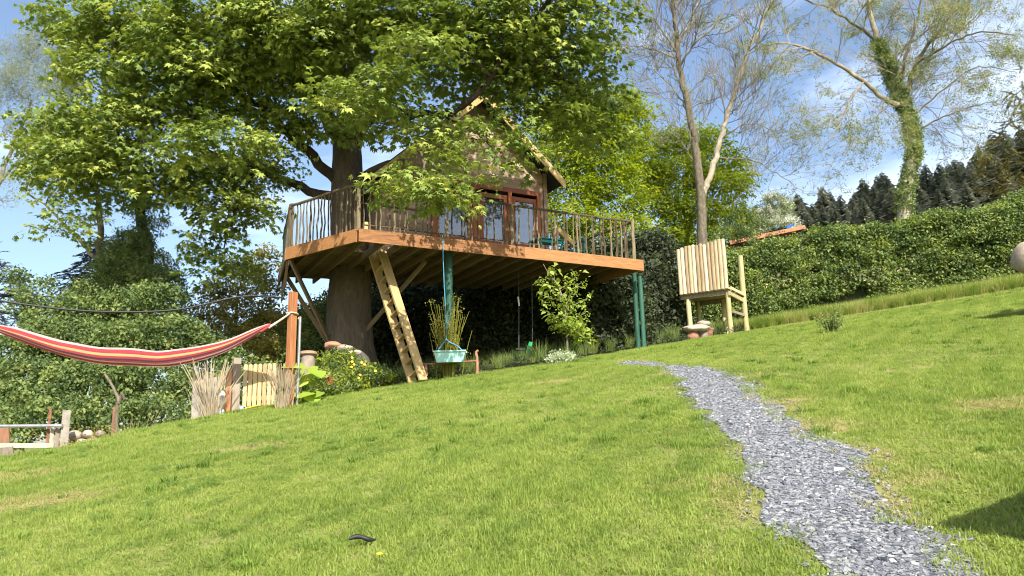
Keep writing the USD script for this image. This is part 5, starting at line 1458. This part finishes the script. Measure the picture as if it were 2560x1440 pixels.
# whipped cloth ends
part(hm, 'end_binding', tubes(curve([c_[2], c_[0], eA + (hookp - eA) * 0.08], 6), np.linspace(0.042, 0.03, 6), 8), plain('red_binding', (0.50, 0.05, 0.07), 0.8), 40)
# black cable from the deck to the left
cbp = [dk(*tC, -0.75) + [-0.28, 0.9, -0.2], at(600, 742, 17.8), at(460, 772, 17.4), at(330, 780, 17), at(180, 775, 16.5), at(0, 752, 16), at(-160, 722, 15.6)]
cb_ = usdkit.mesh(stage, '/World/cable', tubes(curve(cbp, 40), np.full(40, 0.022), 8), M['black'], 40)
tag(cb_.GetPrim(), 'black cable sagging from the deck corner to the left edge', 'cable')

# ------------------------------------------------------------------ gate, posts and fence at the left
def squarepost(name, label, px, ptop_, pbot, Y, w, mat, cat='post', group=None, turn=0.35, d=None):
    a, b = at(px, pbot, Y), at(px, ptop_, Y)
    z0 = float(ground(a[0], a[1]))
    t = numbered('/World/' + name)
    v, f = beam([a[0], Y, min(z0, a[2]) - 0.15], [a[0], Y, b[2]], w, d or w, [math.sin(turn), -math.cos(turn), 0], 0.07)
    pr = usdkit.mesh(stage, t, (v, f), M[mat], False)
    tag(pr.GetPrim(), label, cat, group)


gt0, gt1 = gp(at(605, 1015, 14.6)[0], 14.6), gp(at(690, 1000, 14.9)[0], 14.9)
gate = thing('picket_gate', 'low pale picket gate with rounded tops beside the grey post', 'gate', gt0)
gdir = norm(np.r_[(gt1 - gt0)[:2], 0]); gl = np.linalg.norm((gt1 - gt0)[:2])
NPK = 7
gz = gt0[2] + 0.06
for i in range(NPK):
    x = gl * (i + 0.5) / NPK
    a = gt0 + gdir * x; a[2] = gz + 0.08 * x
    w = 0.068
    top = 0.74
    poly = [(-w / 2, 0), (w / 2, 0), (w / 2, top)] + [(w / 2 * math.cos(t), top + w / 2 * math.sin(t)) for t in np.linspace(0.3, np.pi - 0.3, 5)] + [(-w / 2, top)]
    part(gate, 'picket', prism(poly, a + [0, -0.02, 0], gdir, Z3, [0, 0.02, 0]), M['gatewood'], False)
for hh_ in (0.14, 0.58):
    part(gate, 'rail', beam(gt0 + [0, 0.025, 0.06 + hh_], gt0 + gdir * gl + [0, 0.025, 0.06 + hh_ + 0.08 * gl - (gt0 + gdir * gl - gt0)[2]], 0.035, 0.08, Z3), M['gatewood'], False)
squarepost('gate_post', 'tall weathered grey brown post left of the picket gate', 587, 896, 1024, 14.5, 0.135, 'greywood', turn=0.55)
squarepost('short_post', 'short orange brown board post touching the grey gate post', 569, 925, 1030, 14.42, 0.10, 'orange_post', turn=0.2)
squarepost('stone_gatepost', 'broad pale stone slab post among dry grass', 508, 942, 1058, 14.1, 0.40, 'concrete', 'post', turn=0.25, d=0.13)
v, f = lump(at(556, 1000, 14.9), 0.07, 0.07, 0.17, 9, 0.3)
pr = usdkit.mesh(stage, '/World/white_sack', (v, f), M['white'], True); tag(pr.GetPrim(), 'white plastic sack behind the short orange post', 'sack')
hs = [hit(612, 1026) + [0, 0, 0.03], hit(640, 1020) + [0, 0, 0.035], hit(668, 1012) + [0, 0, 0.03]]
pr = usdkit.mesh(stage, '/World/hose', tubes(curve(hs, 10), np.full(10, 0.014), 7), M['hose'], 40); tag(pr.GetPrim(), 'yellow hose lying at the lawn edge below the picket gate', 'hose')

# steel rail, posts and planks at the far left
fn = thing('rail_fence', 'old fence with a grey steel rail at the left edge of the lawn', 'fence', gp(at(158, 1115, 12.6)[0], 12.6))
part(fn, 'steel_rail', pole([at(-60, 1066, 12.4), at(60, 1065, 12.4), at(156, 1064, 12.4)], 0.027, 0.027, 10, 5), M['steel'], 40)
part(fn, 'lower_rail', beam(at(-60, 1114, 12.45), at(136, 1114, 12.45), 0.05, 0.075, Z3), M['greywood'], False)
for (px, t_, b_, w, mt, lab) in ((158, 1026, 1128, 0.115, 'concrete', None), (140, 1066, 1124, 0.055, 'greywood', None), (127, 1068, 1120, 0.05, 'greywood', None), (117, 1020, 1120, 0.04, 'rust', 'thin rusty iron stake')):
    a, b = at(px, b_, 12.5), at(px, t_, 12.5)
    part(fn, 'post', beam([a[0], 12.5, a[2] - 0.2], [a[0], 12.5, b[2]], w, w, [0.5, -0.86, 0], 0.07), M[mt], False, lab)
pr = usdkit.mesh(stage, '/World/leaning_plank', beam(at(10, 1118, 12.7), at(42, 1064, 12.7), 0.06, 0.09, [0, -1, 0.2]), M['greywood'], False); tag(pr.GetPrim(), 'pale plank leaning against the steel rail at the left edge', 'plank')
pr = usdkit.mesh(stage, '/World/leaning_plank', beam(at(8, 1150, 12.3), at(30, 1118, 12.3), 0.04, 0.05, [0, -1, 0.2]), M['rust'], False); tag(pr.GetPrim(), 'dark thin batten leaning below the lower rail at the left edge', 'plank')
part(fn, 'board_panel', beam(at(-30, 1098, 12.9), at(24, 1094, 12.9), 0.03, 0.32, [0, -0.2, 1]), M['brownpost'], False)
pr = usdkit.mesh(stage, '/World/wide_plank', beam(at(-20, 1138, 12.2), at(34, 1132, 12.25), 0.03, 0.2, [0, -0.3, 1]), M['greywood'], False); tag(pr.GetPrim(), 'wide grey plank on edge on the ground at the left edge', 'plank')
for i, (px, py, r_) in enumerate(((75, 1136, 0.10), (100, 1128, 0.07), (122, 1124, 0.06))):
    h_ = at(px, py, 12.35)
    stone('rubble_stone', ('broad tan stone below the lower rail', 'middle grey stone below the lower rail', 'small pale stone beside the fence posts')[i], [h_[0], 12.35, float(ground(h_[0], 12.35)) + r_ * 0.4], (r_ * 1.5, r_, r_ * 0.8), 'stone', 20 + i)
# planter box with a dry shrub
q0, q1 = at(176, 1098, 13.0), at(262, 1092, 13.0)
pl = thing('planter_box', 'low stone and board planter holding a straggly dry shrub', 'planter', gp(q0[0] + 0.2, 13.0))
part(pl, 'board', beam(q0, q1, 0.05, 0.05, Z3), M['brownpost'], False)
for i, (px, py, r_) in enumerate(((188, 1088, 0.09), (206, 1112, 0.10), (232, 1104, 0.08), (250, 1085, 0.06), (220, 1085, 0.07))):
    v, f = lump(at(px, py, 12.95), r_ * 1.2, r_, r_, 40 + i, 0.5, 1)
    part(pl, 'stone', (v, f), M['stone'], 35)
drng = np.random.default_rng(601)


def stems(n, c, spreadx, h0, h1, lean, r, rng, k=5, bend=0.15, az=None):
    a = rng.uniform(0, 6.28, n) if az is None else rng.normal(az, 0.5, n)
    ln = rng.uniform(h0, h1, n)
    rad = np.abs(rng.normal(0, spreadx, n))
    s0_ = np.c_[rad * np.cos(a), rad * np.sin(a) * 0.7, np.zeros(n)] + c
    d = np.c_[np.cos(a), np.sin(a), np.zeros(n)]
    lr = np.abs(rng.normal(lean, lean * 0.5, n))
    P = np.zeros((n, k, 3))
    for j in range(k):
        f = j / (k - 1)
        th_ = lr * (1 + bend * 4 * f)
        P[:, j] = s0_ + d * (ln * f * np.sin(th_ * 0.8))[:, None] + Z3 * (ln * f * np.cos(th_ * 0.6))[:, None]
    return P, np.linspace(r, r * 0.4, k)[None].repeat(n, 0)


c0 = gp(at(222, 1070, 13.2)[0], 13.2)
P_, R_w = stems(60, c0, 0.12, 0.45, 0.85, 0.5, 0.006, drng)
part(pl, 'stems', tubes(P_, R_w, 4), M['twig'], 40)
tipp = P_[:, 2:].reshape(-1, 3)
scatter(pl, 'leaves', bud_m, M['yelbush'], tipp, facing(drng.normal(0, 1, (len(tipp), 3)), drng), drng.uniform(0.7, 1.3, len(tipp)), drng)
squarepost('brown_stake', 'thin reddish brown stake between the planter and the pale stump', 281, 1018, 1098, 13.0, 0.05, 'brownpost', 'stake')
c0 = gp(at(296, 1096, 13.0)[0], 13.0)
ds = thing('dead_shrub', 'dead pale forked stem with dry stalks at the lawn edge', 'shrub', c0)
part(ds, 'stem', pole([c0 - [0, 0, 0.1], at(291, 1030, 13.0), at(297, 1000, 13), at(280, 965, 13), at(262, 935, 13.05)], 0.035, 0.018, 8, 12, 0.004, drng), M['palebark'], 40)
part(ds, 'stem', pole([at(296, 1010, 13.0), at(305, 985, 13), at(312, 1000, 12.95)], 0.03, 0.02, 8, 8, 0.004, drng), M['palebark'], 40)
P_, R_w = stems(90, c0 + [0.12, 0, 0.0], 0.06, 0.35, 0.75, 0.22, 0.005, drng)
part(ds, 'dry_stalks', tubes(P_, R_w, 3, False), M['straw'], False, kind='stuff')
for (px, py, Y, n_, h0, h1, lean, lab, mt, spx) in (
        (352, 1078, 13.4, 26, 0.5, 0.9, 0.5, 'fan of pale dead stalks leaning right behind the lawn edge', 'straw', 0.04),
        (526, 1050, 13.95, 150, 0.2, 0.95, 0.17, 'big clump of pale dry grass beside the stone post', 'straw', 0.10),
        (706, 1006, 13.7, 130, 0.2, 0.70, 0.14, 'whitish dry grass clump between the gate and the orange post', 'straw', 0.075),
        (330, 1092, 12.9, 60, 0.25, 0.5, 0.35, 'small green grass tuft at the lawn edge beside the dead stem', 'longgrass', 0.09)):
    c0 = gp(at(px, py, Y)[0], Y)
    t = thing('dry_grass_clump' if mt == 'straw' else 'grass_tuft', lab, 'grass clump', c0)
    P_, R_w = stems(n_, c0, spx, h0, h1, lean, 0.0036, drng, bend=0.3, az=0.1 if 'fan' in lab else None)
    part(t, 'stalks', tubes(P_, R_w, 3, False), M[mt], False)
    if n_ > 100:
        P2_, R2_ = stems(n_ // 3, c0, spx, h1 * 0.9, h1 * 1.15, lean * 1.3, 0.006, drng)
        part(t, 'plumes', tubes(P2_[:, 2:], R2_[:, 2:] * 1.8, 4, False), M['straw'], False)

# ------------------------------------------------------------------ flower bed at the sycamore's foot
Y = 15.6
c0 = gp(at(770, 905, Y)[0], Y); c0[2] = max(c0[2], at(770, 925, Y)[2])
cp_ = thing('chimney_pot', 'weathered clay chimney pot standing in the flower bed', 'pot', c0)
part(cp_, 'pot_body', lathe([(0, -0.1), (0.15, -0.1), (0.14, 0.12), (0.125, 0.25), (0.13, 0.30), (0.15, 0.31), (0.15, 0.36), (0.115, 0.37), (0.10, 0.2), (0, 0.2)], c0, 18), M['stone'], 40)
part(cp_, 'pot_rim', lathe([(0.151, 0.30), (0.17, 0.31), (0.17, 0.35), (0.151, 0.36)], c0, 18), M['terracotta'], 40)
h_ = at(908, 905, 17.0)
stone('standing_stone', 'pinkish upright stone at the foot of the sycamore', [h_[0], 17.0, at(908, 915, 17.0)[2]], (0.16, 0.12, 0.28), 'stone', 61)
for i, (px, py, rx, rz) in enumerate(((832, 864, 0.20, 0.10), (862, 872, 0.20, 0.09), (888, 884, 0.18, 0.09))):
    h_ = at(px, py, 18.0)
    stone('rockery_stone', ('brown stone left on the bank below the sycamore', 'middle pale brown stone on the bank below the sycamore', 'mossy stone right on the bank below the sycamore')[i], [h_[0], 18.0, h_[2]], (rx, 0.2, rz), ('terracotta', 'stone', 'stone')[i], 70 + i)
# earth bank carrying the bed
fb = thing('flower_bed_plants', 'mixed green plants with orange flowers below the sycamore', 'plants', gp(at(850, 960, 16.2)[0], 16.2))
frg = np.random.default_rng(602)
PP = []
for (px, py, Y, rx, ry) in ((800, 920, 16.0, 50, 40), (850, 910, 16.4, 50, 40), (890, 930, 16.3, 45, 30), (860, 950, 16.0, 60, 25), (930, 940, 16.8, 35, 25), (800, 960, 15.4, 50, 30), (750, 980, 15.0, 40, 25), (830, 975, 15.6, 50, 18), (960, 945, 17.2, 30, 15)):
    PP.append(in_ellipsoid(60, at(px, py, Y), np.array([rx * Y / FPX, 0.3, ry * Y / FPX]), frg, 0.2))
PP = np.vstack(PP); PP = PP[PP[:, 2] > ground(PP[:, 0], PP[:, 1]) - 0.05]
scatter(fb, 'foliage', bud_m + blob_s[:2], [M['hedge'], M['limeleaf'], M['shrub'], M['limeleaf'], M['shrub']], PP, facing(frg.normal(0, 1, (len(PP), 3)), frg), frg.uniform(0.7, 1.3, len(PP)), frg)
for i, (px, py, mt) in enumerate(((880, 895, 'orange'), (880, 905, 'yellow'), (879, 918, 'yellow'), (885, 912, 'orange'), (904, 907, 'yellow'), (911, 912, 'orange'), (900, 938, 'orange'), (896, 945, 'yellow'), (860, 950, 'orange'), (938, 928, 'yellow'), (723, 978, 'yellow'), (748, 797, 'yellow'))):
    c_ = at(px, py, 15.9 if px > 760 else 14.6)
    part(fb, 'flower', lathe([(0, 0), (0.018, 0.004), (0.027, 0.012), (0.018, 0.01), (0, 0.008)], c_, 8, norm([0.3, -0.8, 0.5])), M[mt], False)
h_ = at(826, 955, 15.5)
pp_ = thing('painted_pot', 'small red and white painted pot half hidden in the flower bed', 'pot', h_)
part(pp_, 'pot_body', lathe([(0, -0.1), (0.07, -0.09), (0.10, 0.0), (0.08, 0.09), (0.06, 0.1), (0.05, 0.05), (0, 0.05)], h_, 14), plain('dark_red_glaze', (0.22, 0.03, 0.025), 0.3), 40)
part(pp_, 'saucer', lathe([(0, -0.12), (0.10, -0.115), (0.12, -0.08), (0.1, -0.085), (0, -0.1)], h_, 14), M['white'], 40)
# the big-leaved plant in front
c0 = gp(at(755, 1000, 14.4)[0], 14.4)
bl = thing('broad_leaved_plant', 'lush plant with large bright round leaves right of the orange post', 'plant', c0)
LV = [(737, 915, 34, 0.2), (788, 928, 30, -0.1), (768, 938, 28, 0.4), (738, 948, 26, 0.0), (750, 957, 24, 0.6), (762, 985, 30, 0.1), (735, 972, 22, 0.3), (775, 960, 22, 0.2), (712, 985, 20, 0.5), (725, 1000, 20, 0.2), (755, 1005, 24, 0.4), (780, 995, 22, 0.1), (700, 1005, 18, 0.2), (795, 985, 18, 0.3), (745, 930, 18, 0.5), (805, 940, 18, 0.2)]
for (px, py, rp, tl) in LV:
    Yl = 14.3 + frg.uniform(-0.2, 0.3)
    c_ = at(px, py, Yl); r_ = rp * 14.3 / FPX
    ang = np.linspace(0, 2 * np.pi, 15)[:-1]
    rr = r_ * (1 + 0.10 * np.cos(ang * 5)) * np.where(np.abs(ang - np.pi) < 0.25, 0.35, 1)
    V = np.c_[rr * np.cos(ang), rr * np.sin(ang) * 0.9, 0.12 * rr * np.cos(2 * ang)]
    V = np.vstack([V, [[-0.2 * r_, 0, 0.06 * r_]]])
    F = np.array([[14, i, (i + 1) % 14] for i in range(14)])
    d = np.array([frg.normal(0, 0.8), -0.8, -0.25 - tl * 0.4]); nr = np.array([frg.normal(0.1, 0.25), -0.45 - tl * 0.5, 1.0])
    part(bl, 'leaf', (rot_to(V, d, nr) + c_, F), M['bigleaf'], True)
    part(bl, 'leaf_stalk', pole([c0 + frg.normal(0, 0.05, 3) * [1, 1, 0], (c0 + c_) / 2 + [0, 0, 0.04], c_ - [0, 0, 0.01]], 0.008, 0.006, 5, 5), M['bigleaf'], True)

# ------------------------------------------------------------------ hoist with trough, rusty bar, swing
Y = 17.0
rp = thing('hoist_rope', 'long blue rope hanging from the deck edge down to the trough', 'rope', at(1108, 600, 16.85))
part(rp, 'rope', tubes(curve([at(1106, 588, 16.9), at(1107, 610, 16.82), at(1110, 700, 16.85), at(1116, 815, 16.9)], 14), np.full(14, 0.012), 7), M['bluerope'], 40)
part(rp, 'knot', lump(at(1117, 818, 16.9), 0.03, 0.03, 0.045, 3, 0.3, 1), M['bluerope'], True)
ctr = at(1125, 893, 16.9)
tg_ = thing('trough', 'pale turquoise planter trough hanging on blue rope in front of the green post', 'trough', ctr)
wt, wb, ht, dp = 0.335, 0.275, 0.115, 0.13
def frustum(z0, z1, a0, a1, d0, d1):
    V = [ctr + [sx * a, sy * d, z] for z, a, d in ((z0, a0, d0), (z1, a1, d1)) for sx, sy in ((-1, -1), (1, -1), (1, 1), (-1, 1))]
    F = [[0, 1, 5], [0, 5, 4], [1, 2, 6], [1, 6, 5], [2, 3, 7], [2, 7, 6], [3, 0, 4], [3, 4, 7], [0, 2, 1], [0, 3, 2]]
    return np.array(V), np.array(F)
v1, f1 = frustum(-ht, ht, wb, wt, dp * 0.8, dp)
v2, f2 = frustum(-ht + 0.02, ht, wb - 0.02, wt - 0.02, dp * 0.8 - 0.02, dp - 0.02)
rimv = np.vstack([v1[4:], v2[4:]]); rimf = np.array([[i, (i + 1) % 4, 4 + (i + 1) % 4] for i in range(4)] + [[i, 4 + (i + 1) % 4, 4 + i] for i in range(4)])
part(tg_, 'trough_body', cat([(v1, f1), (v2, f2[:, ::-1]), (rimv, rimf)]), M['trough'], False)
part(tg_, 'rim', cat([beam(ctr + [-wt - 0.015, -dp - 0.01, ht], ctr + [wt + 0.015, -dp - 0.01, ht], 0.025, 0.03), beam(ctr + [-wt - 0.015, dp + 0.01, ht], ctr + [wt + 0.015, dp + 0.01, ht], 0.025, 0.03)]), M['trough'], False)
part(tg_, 'soil', (ctr + np.array([[-wt + 0.02, -dp + 0.02, ht - 0.03], [wt - 0.02, -dp + 0.02, ht - 0.03], [wt - 0.02, dp - 0.02, ht - 0.03], [-wt + 0.02, dp - 0.02, ht - 0.03]]), np.array([[0, 1, 2], [0, 2, 3]])), M['soil'], False)
jn = at(1116, 822, 16.9); jm = at(1115, 848, 16.9)
part(tg_, 'sling', tubes(curve([jn, jm, at(1105, 862, 16.85), at(1090, 884, 16.8)], 12), np.full(12, 0.014), 7), M['bluerope'], 40)
part(tg_, 'sling', tubes(curve([jm, at(1125, 856, 16.9), at(1145, 866, 16.85), at(1162, 884, 16.8)], 12), np.full(12, 0.014), 7), M['bluerope'], 40)
# tall yellow-green plant growing behind it
c0 = gp(at(1122, 905, 17.15)[0], 17.15)
bp = thing('tall_clump_plant', 'tall yellow green clump of upright stems behind the turquoise trough', 'plant', c0)
P_, R_w = stems(75, c0, 0.09, 0.9, 1.75, 0.13, 0.011, drng)
part(bp, 'stems', tubes(P_, R_w, 4, False), M['bamboo'], False)
tipp = P_[:, 1:].reshape(-1, 3); tipp = tipp[drng.random(len(tipp)) < 0.55]
scatter(bp, 'leaves', bud_m, M['yelbush'], tipp, facing(drng.normal(0, 1, (len(tipp), 3)), drng), drng.uniform(0.5, 1.0, len(tipp)), drng)
bx = thing('rusty_bar', 'low rusty iron bar with an upright end post beside the ladder', 'rail', gp(at(1192, 922, 17.2)[0], 17.2))
part(bx, 'bar', pole([at(1058, 911, 16.9), at(1125, 907, 17.0), at(1194, 902, 17.15)], 0.022, 0.022, 8, 5), M['rust'], 40)
q_ = gp(at(1192, 922, 17.15)[0], 17.15)
part(bx, 'upright', pole([q_ - [0, 0, 0.15], at(1193, 900, 17.15), at(1190, 882, 17.15), at(1196, 876, 17.15)], 0.035, 0.026, 8, 8), M['rust'], 40)
part(bx, 'upright', pole([at(1066, 940, 16.9), at(1064, 908, 16.9)], 0.035, 0.03, 8, 4), M['rust'], 40)
sw = thing('swing', 'dark rope swing hanging in the shade below the deck', 'swing', at(1313, 880, 19.5))
for (px, bx_) in ((1297, 1297), (1330, 1331)):
    part(sw, 'rope', tubes(curve([np.r_[at(px, 700, 19.5)[:2], DZ - 0.2], at(bx_, 800, 19.5), at(bx_, 872, 19.5)], 10), np.full(10, 0.013), 7), M['darkrope'], 40)
part(sw, 'seat', beam(at(1290, 874, 19.5), at(1338, 874, 19.5), 0.2, 0.04, Z3), M['black'], False)
part(sw, 'rope_sleeve', tubes(curve([at(1295, 742, 19.47), at(1298, 765, 19.47)], 4), np.full(4, 0.022), 8), M['white'], 40)
v, f = prism([(-0.09, 0), (0.05, 0.0), (0.10, 0.27), (0.02, 0.29)], at(1322, 884, 19.2), norm([1, 0.2, 0.1]), Z3, [0.0, 0.05, 0])
pr = usdkit.mesh(stage, '/World/plastic_scoop', (v, f), M['scoop'], False); tag(pr.GetPrim(), 'bright green plastic toy spade in the shade by the swing', 'toy')

# ------------------------------------------------------------------ the sapling in the lawn
c0 = gp(at(1418, 895, 18.0)[0], 18.0)
sa = thing('sapling', 'young sapling with fresh bright leaves standing before the deck', 'tree', c0)
sr = np.random.default_rng(701)
stp = curve([c0 - [0, 0, 0.1], at(1418, 850, 18), at(1416, 810, 18), at(1410, 760, 18), at(1395, 715, 18), at(1372, 685, 18), at(1358, 660, 18)], 20)
part(sa, 'trunk', tubes(stp, np.linspace(0.03, 0.008, 20), 7), M['palebark'], True)
tw_ = []
ends = [(1362, 700), (1350, 735), (1352, 770), (1372, 800), (1395, 820), (1440, 820), (1465, 812), (1480, 830), (1475, 850), (1462, 780), (1470, 745), (1455, 705), (1440, 690), (1430, 730), (1400, 740), (1425, 770), (1345, 700), (1385, 670), (1450, 850), (1410, 790)]
tips = []
for i, (ex, ey) in enumerate(ends):
    e = at(ex, ey, 18 + sr.uniform(-0.45, 0.45))
    k = int(np.argmin(np.abs(stp[:, 2] - (e[2] - 0.32)))); k = max(k, 6)
    c_ = curve([stp[k], (stp[k] + e) / 2 + [0, 0, -0.03], e], 8)
    tw_.append(tubes(c_, np.linspace(0.010, 0.004, 8), 4)); tips.append(c_)
part(sa, 'branches', cat(tw_), M['twig'], True, kind='stuff')
cnt = 0
for c_ in tips:
    for _ in range(14):
        p_ = c_[sr.integers(2, 8)] + sr.normal(0, 0.07, 3)
        a = sr.uniform(0, 6.28); s_ = sr.uniform(0.12, 0.21)
        v, f = oval(s_, 0.32, 0.2)
        part(sa, 'leaf', (rot_to(v, np.array([math.cos(a), math.sin(a), sr.normal(-0.35, 0.4)]), np.array([sr.normal(0.2, 0.4), sr.normal(-0.3, 0.4), 0.9])) + p_, f), M['sapleaf'], False)
        cnt += 1
tp3 = np.vstack([c_[2:] for c_ in tips]); tp3 = tp3 + sr.normal(0, 0.06, (len(tp3), 3))
scatter(sa, 'small_leaves', bud_m, M['sapleaf'], tp3, facing(sr.normal(0, 1, tp3.shape), sr), sr.uniform(0.7, 1.3, len(tp3)), sr)
c1 = gp(at(1405, 905, 17.7)[0], 17.7)
sp_ = thing('silver_plant', 'low silvery leaved plant at the foot of the sapling', 'plant', c1)
PP = in_ellipsoid(90, c1 + [0, 0, 0.10], np.array([0.34, 0.22, 0.14]), sr, 0.2, 0.5)
scatter(sp_, 'foliage', bud_m, M['paleleaf'], PP, facing(sr.normal(0, 1, (90, 3)), sr), sr.uniform(0.7, 1.2, 90), sr)
P_, R_w = stems(50, c1 + [0.2, 0.1, 0], 0.1, 0.15, 0.4, 0.3, 0.004, sr)
part(sp_, 'grass_blades', tubes(P_, R_w, 3, False), M['longgrass'], False)

# ------------------------------------------------------------------ small things on the lawn
h_ = hit(905, 1372)
fe = []
for j in range(9):
    f = j / 8
    fe.append(h_ + [-0.075 + 0.15 * f, 0.05 * f - 0.02 + 0.01 * math.sin(f * 7), 0.055 + 0.012 * math.sin(f * 5)])
V, F = tubes(np.array(fe), np.array([0.006, 0.013, 0.016, 0.014, 0.012, 0.015, 0.015, 0.011, 0.005]), 7)
pr = usdkit.mesh(stage, '/World/black_stick', (V, F), M['black'], True); tag(pr.GetPrim(), 'small black bent stick lying on the lawn in the foreground', 'stick')
h_ = hit(948, 1420)
da = thing('dandelion', 'single yellow dandelion in the foreground lawn', 'flower', h_)
part(da, 'stalk', pole([h_, h_ + [0.002, 0, 0.06]], 0.0025, 0.002, 5, 3), M['hedge'], True)
part(da, 'petals', lathe([(0, 0.06), (0.012, 0.062), (0.021, 0.07), (0.012, 0.073), (0, 0.075)], h_, 12), M['yellow'], True)
h_ = hit(2082, 832)
wd = thing('weed_tuft', 'single green weed tuft standing in the lawn before the hedge', 'plant', h_)
P_, R_w = stems(60, h_, 0.07, 0.2, 0.48, 0.3, 0.007, sr)
part(wd, 'stems', tubes(P_, R_w, 3, False), M['longgrass'], False)
tipp = P_[:, 2:].reshape(-1, 3)
scatter(wd, 'leaves', bud_s, M['hedge'], tipp, facing(sr.normal(0, 1, (len(tipp), 3)), sr), sr.uniform(0.7, 1.2, len(tipp)), sr)

# a log beam reaching in from the right, and an unseen table added to cast the corner shadow
lp = at(2536, 634, 13.0)
lg = thing('log_beam', 'pale rounded log end reaching in at the right edge', 'log', gp(lp[0] + 1.3, lp[1]))
lgm = lathe([(0, -0.005), (0.11, 0.0), (0.21, 0.04), (0.26, 0.12), (0.28, 0.28), (0.28, 1.8), (0, 1.8)], lp, 20, norm([0.86, -0.1, -0.34]))
part(lg, 'beam', lgm, M['stone'], 40)
for k_ in range(3):  # unseen planks added only to widen the shadow of the log
    o_ = lp + [0.33 + 0.22 * k_, 0.38 + 0.31 * k_, -0.05]
    part(lg, 'plank', beam(o_, o_ + norm([0.86, -0.1, -0.30]) * 1.5, 0.29, 0.05, Z3), M['towerpost'], False)
q_ = lp + norm([0.86, -0.1, -0.34]) * 1.2
part(lg, 'support', pole([gp(q_[0], q_[1]) - [0, 0, 0.2], q_], 0.09, 0.09, 10, 4), M['towerpost'], 40)
h_ = hit(2338, 1318)
hgt = 0.95
dshift = SUN[:2] / SUN[2] * hgt
cor = np.r_[h_[:2] + dshift, h_[2] + hgt]
h2 = hit(2532, 1206)
e1 = norm(np.r_[(h2 - h_)[:2], 0]); e2 = np.array([e1[1], -e1[0], 0])
gtb = thing('shade_table', 'made-up slatted table outside the right edge, added to cast the corner shadow', 'table', gp(cor[0] + 0.8, cor[1] + 0.2))
for i in range(7):
    a = cor + e2 * (0.08 + i * 0.155)
    part(gtb, 'slat', beam(a, a + e1 * 2.6, 0.15, 0.03, Z3), M['greywood'], False)
for f1_, f2_ in ((0.15, 0.12), (2.45, 0.12), (0.15, 0.95), (2.45, 0.95)):
    q_ = cor + e1 * f1_ + e2 * f2_
    part(gtb, 'leg', beam([q_[0], q_[1], float(ground(q_[0], q_[1])) - 0.05], q_ - [0, 0, 0.015], 0.07, 0.07, [0, 1, 0]), M['greywood'], False)
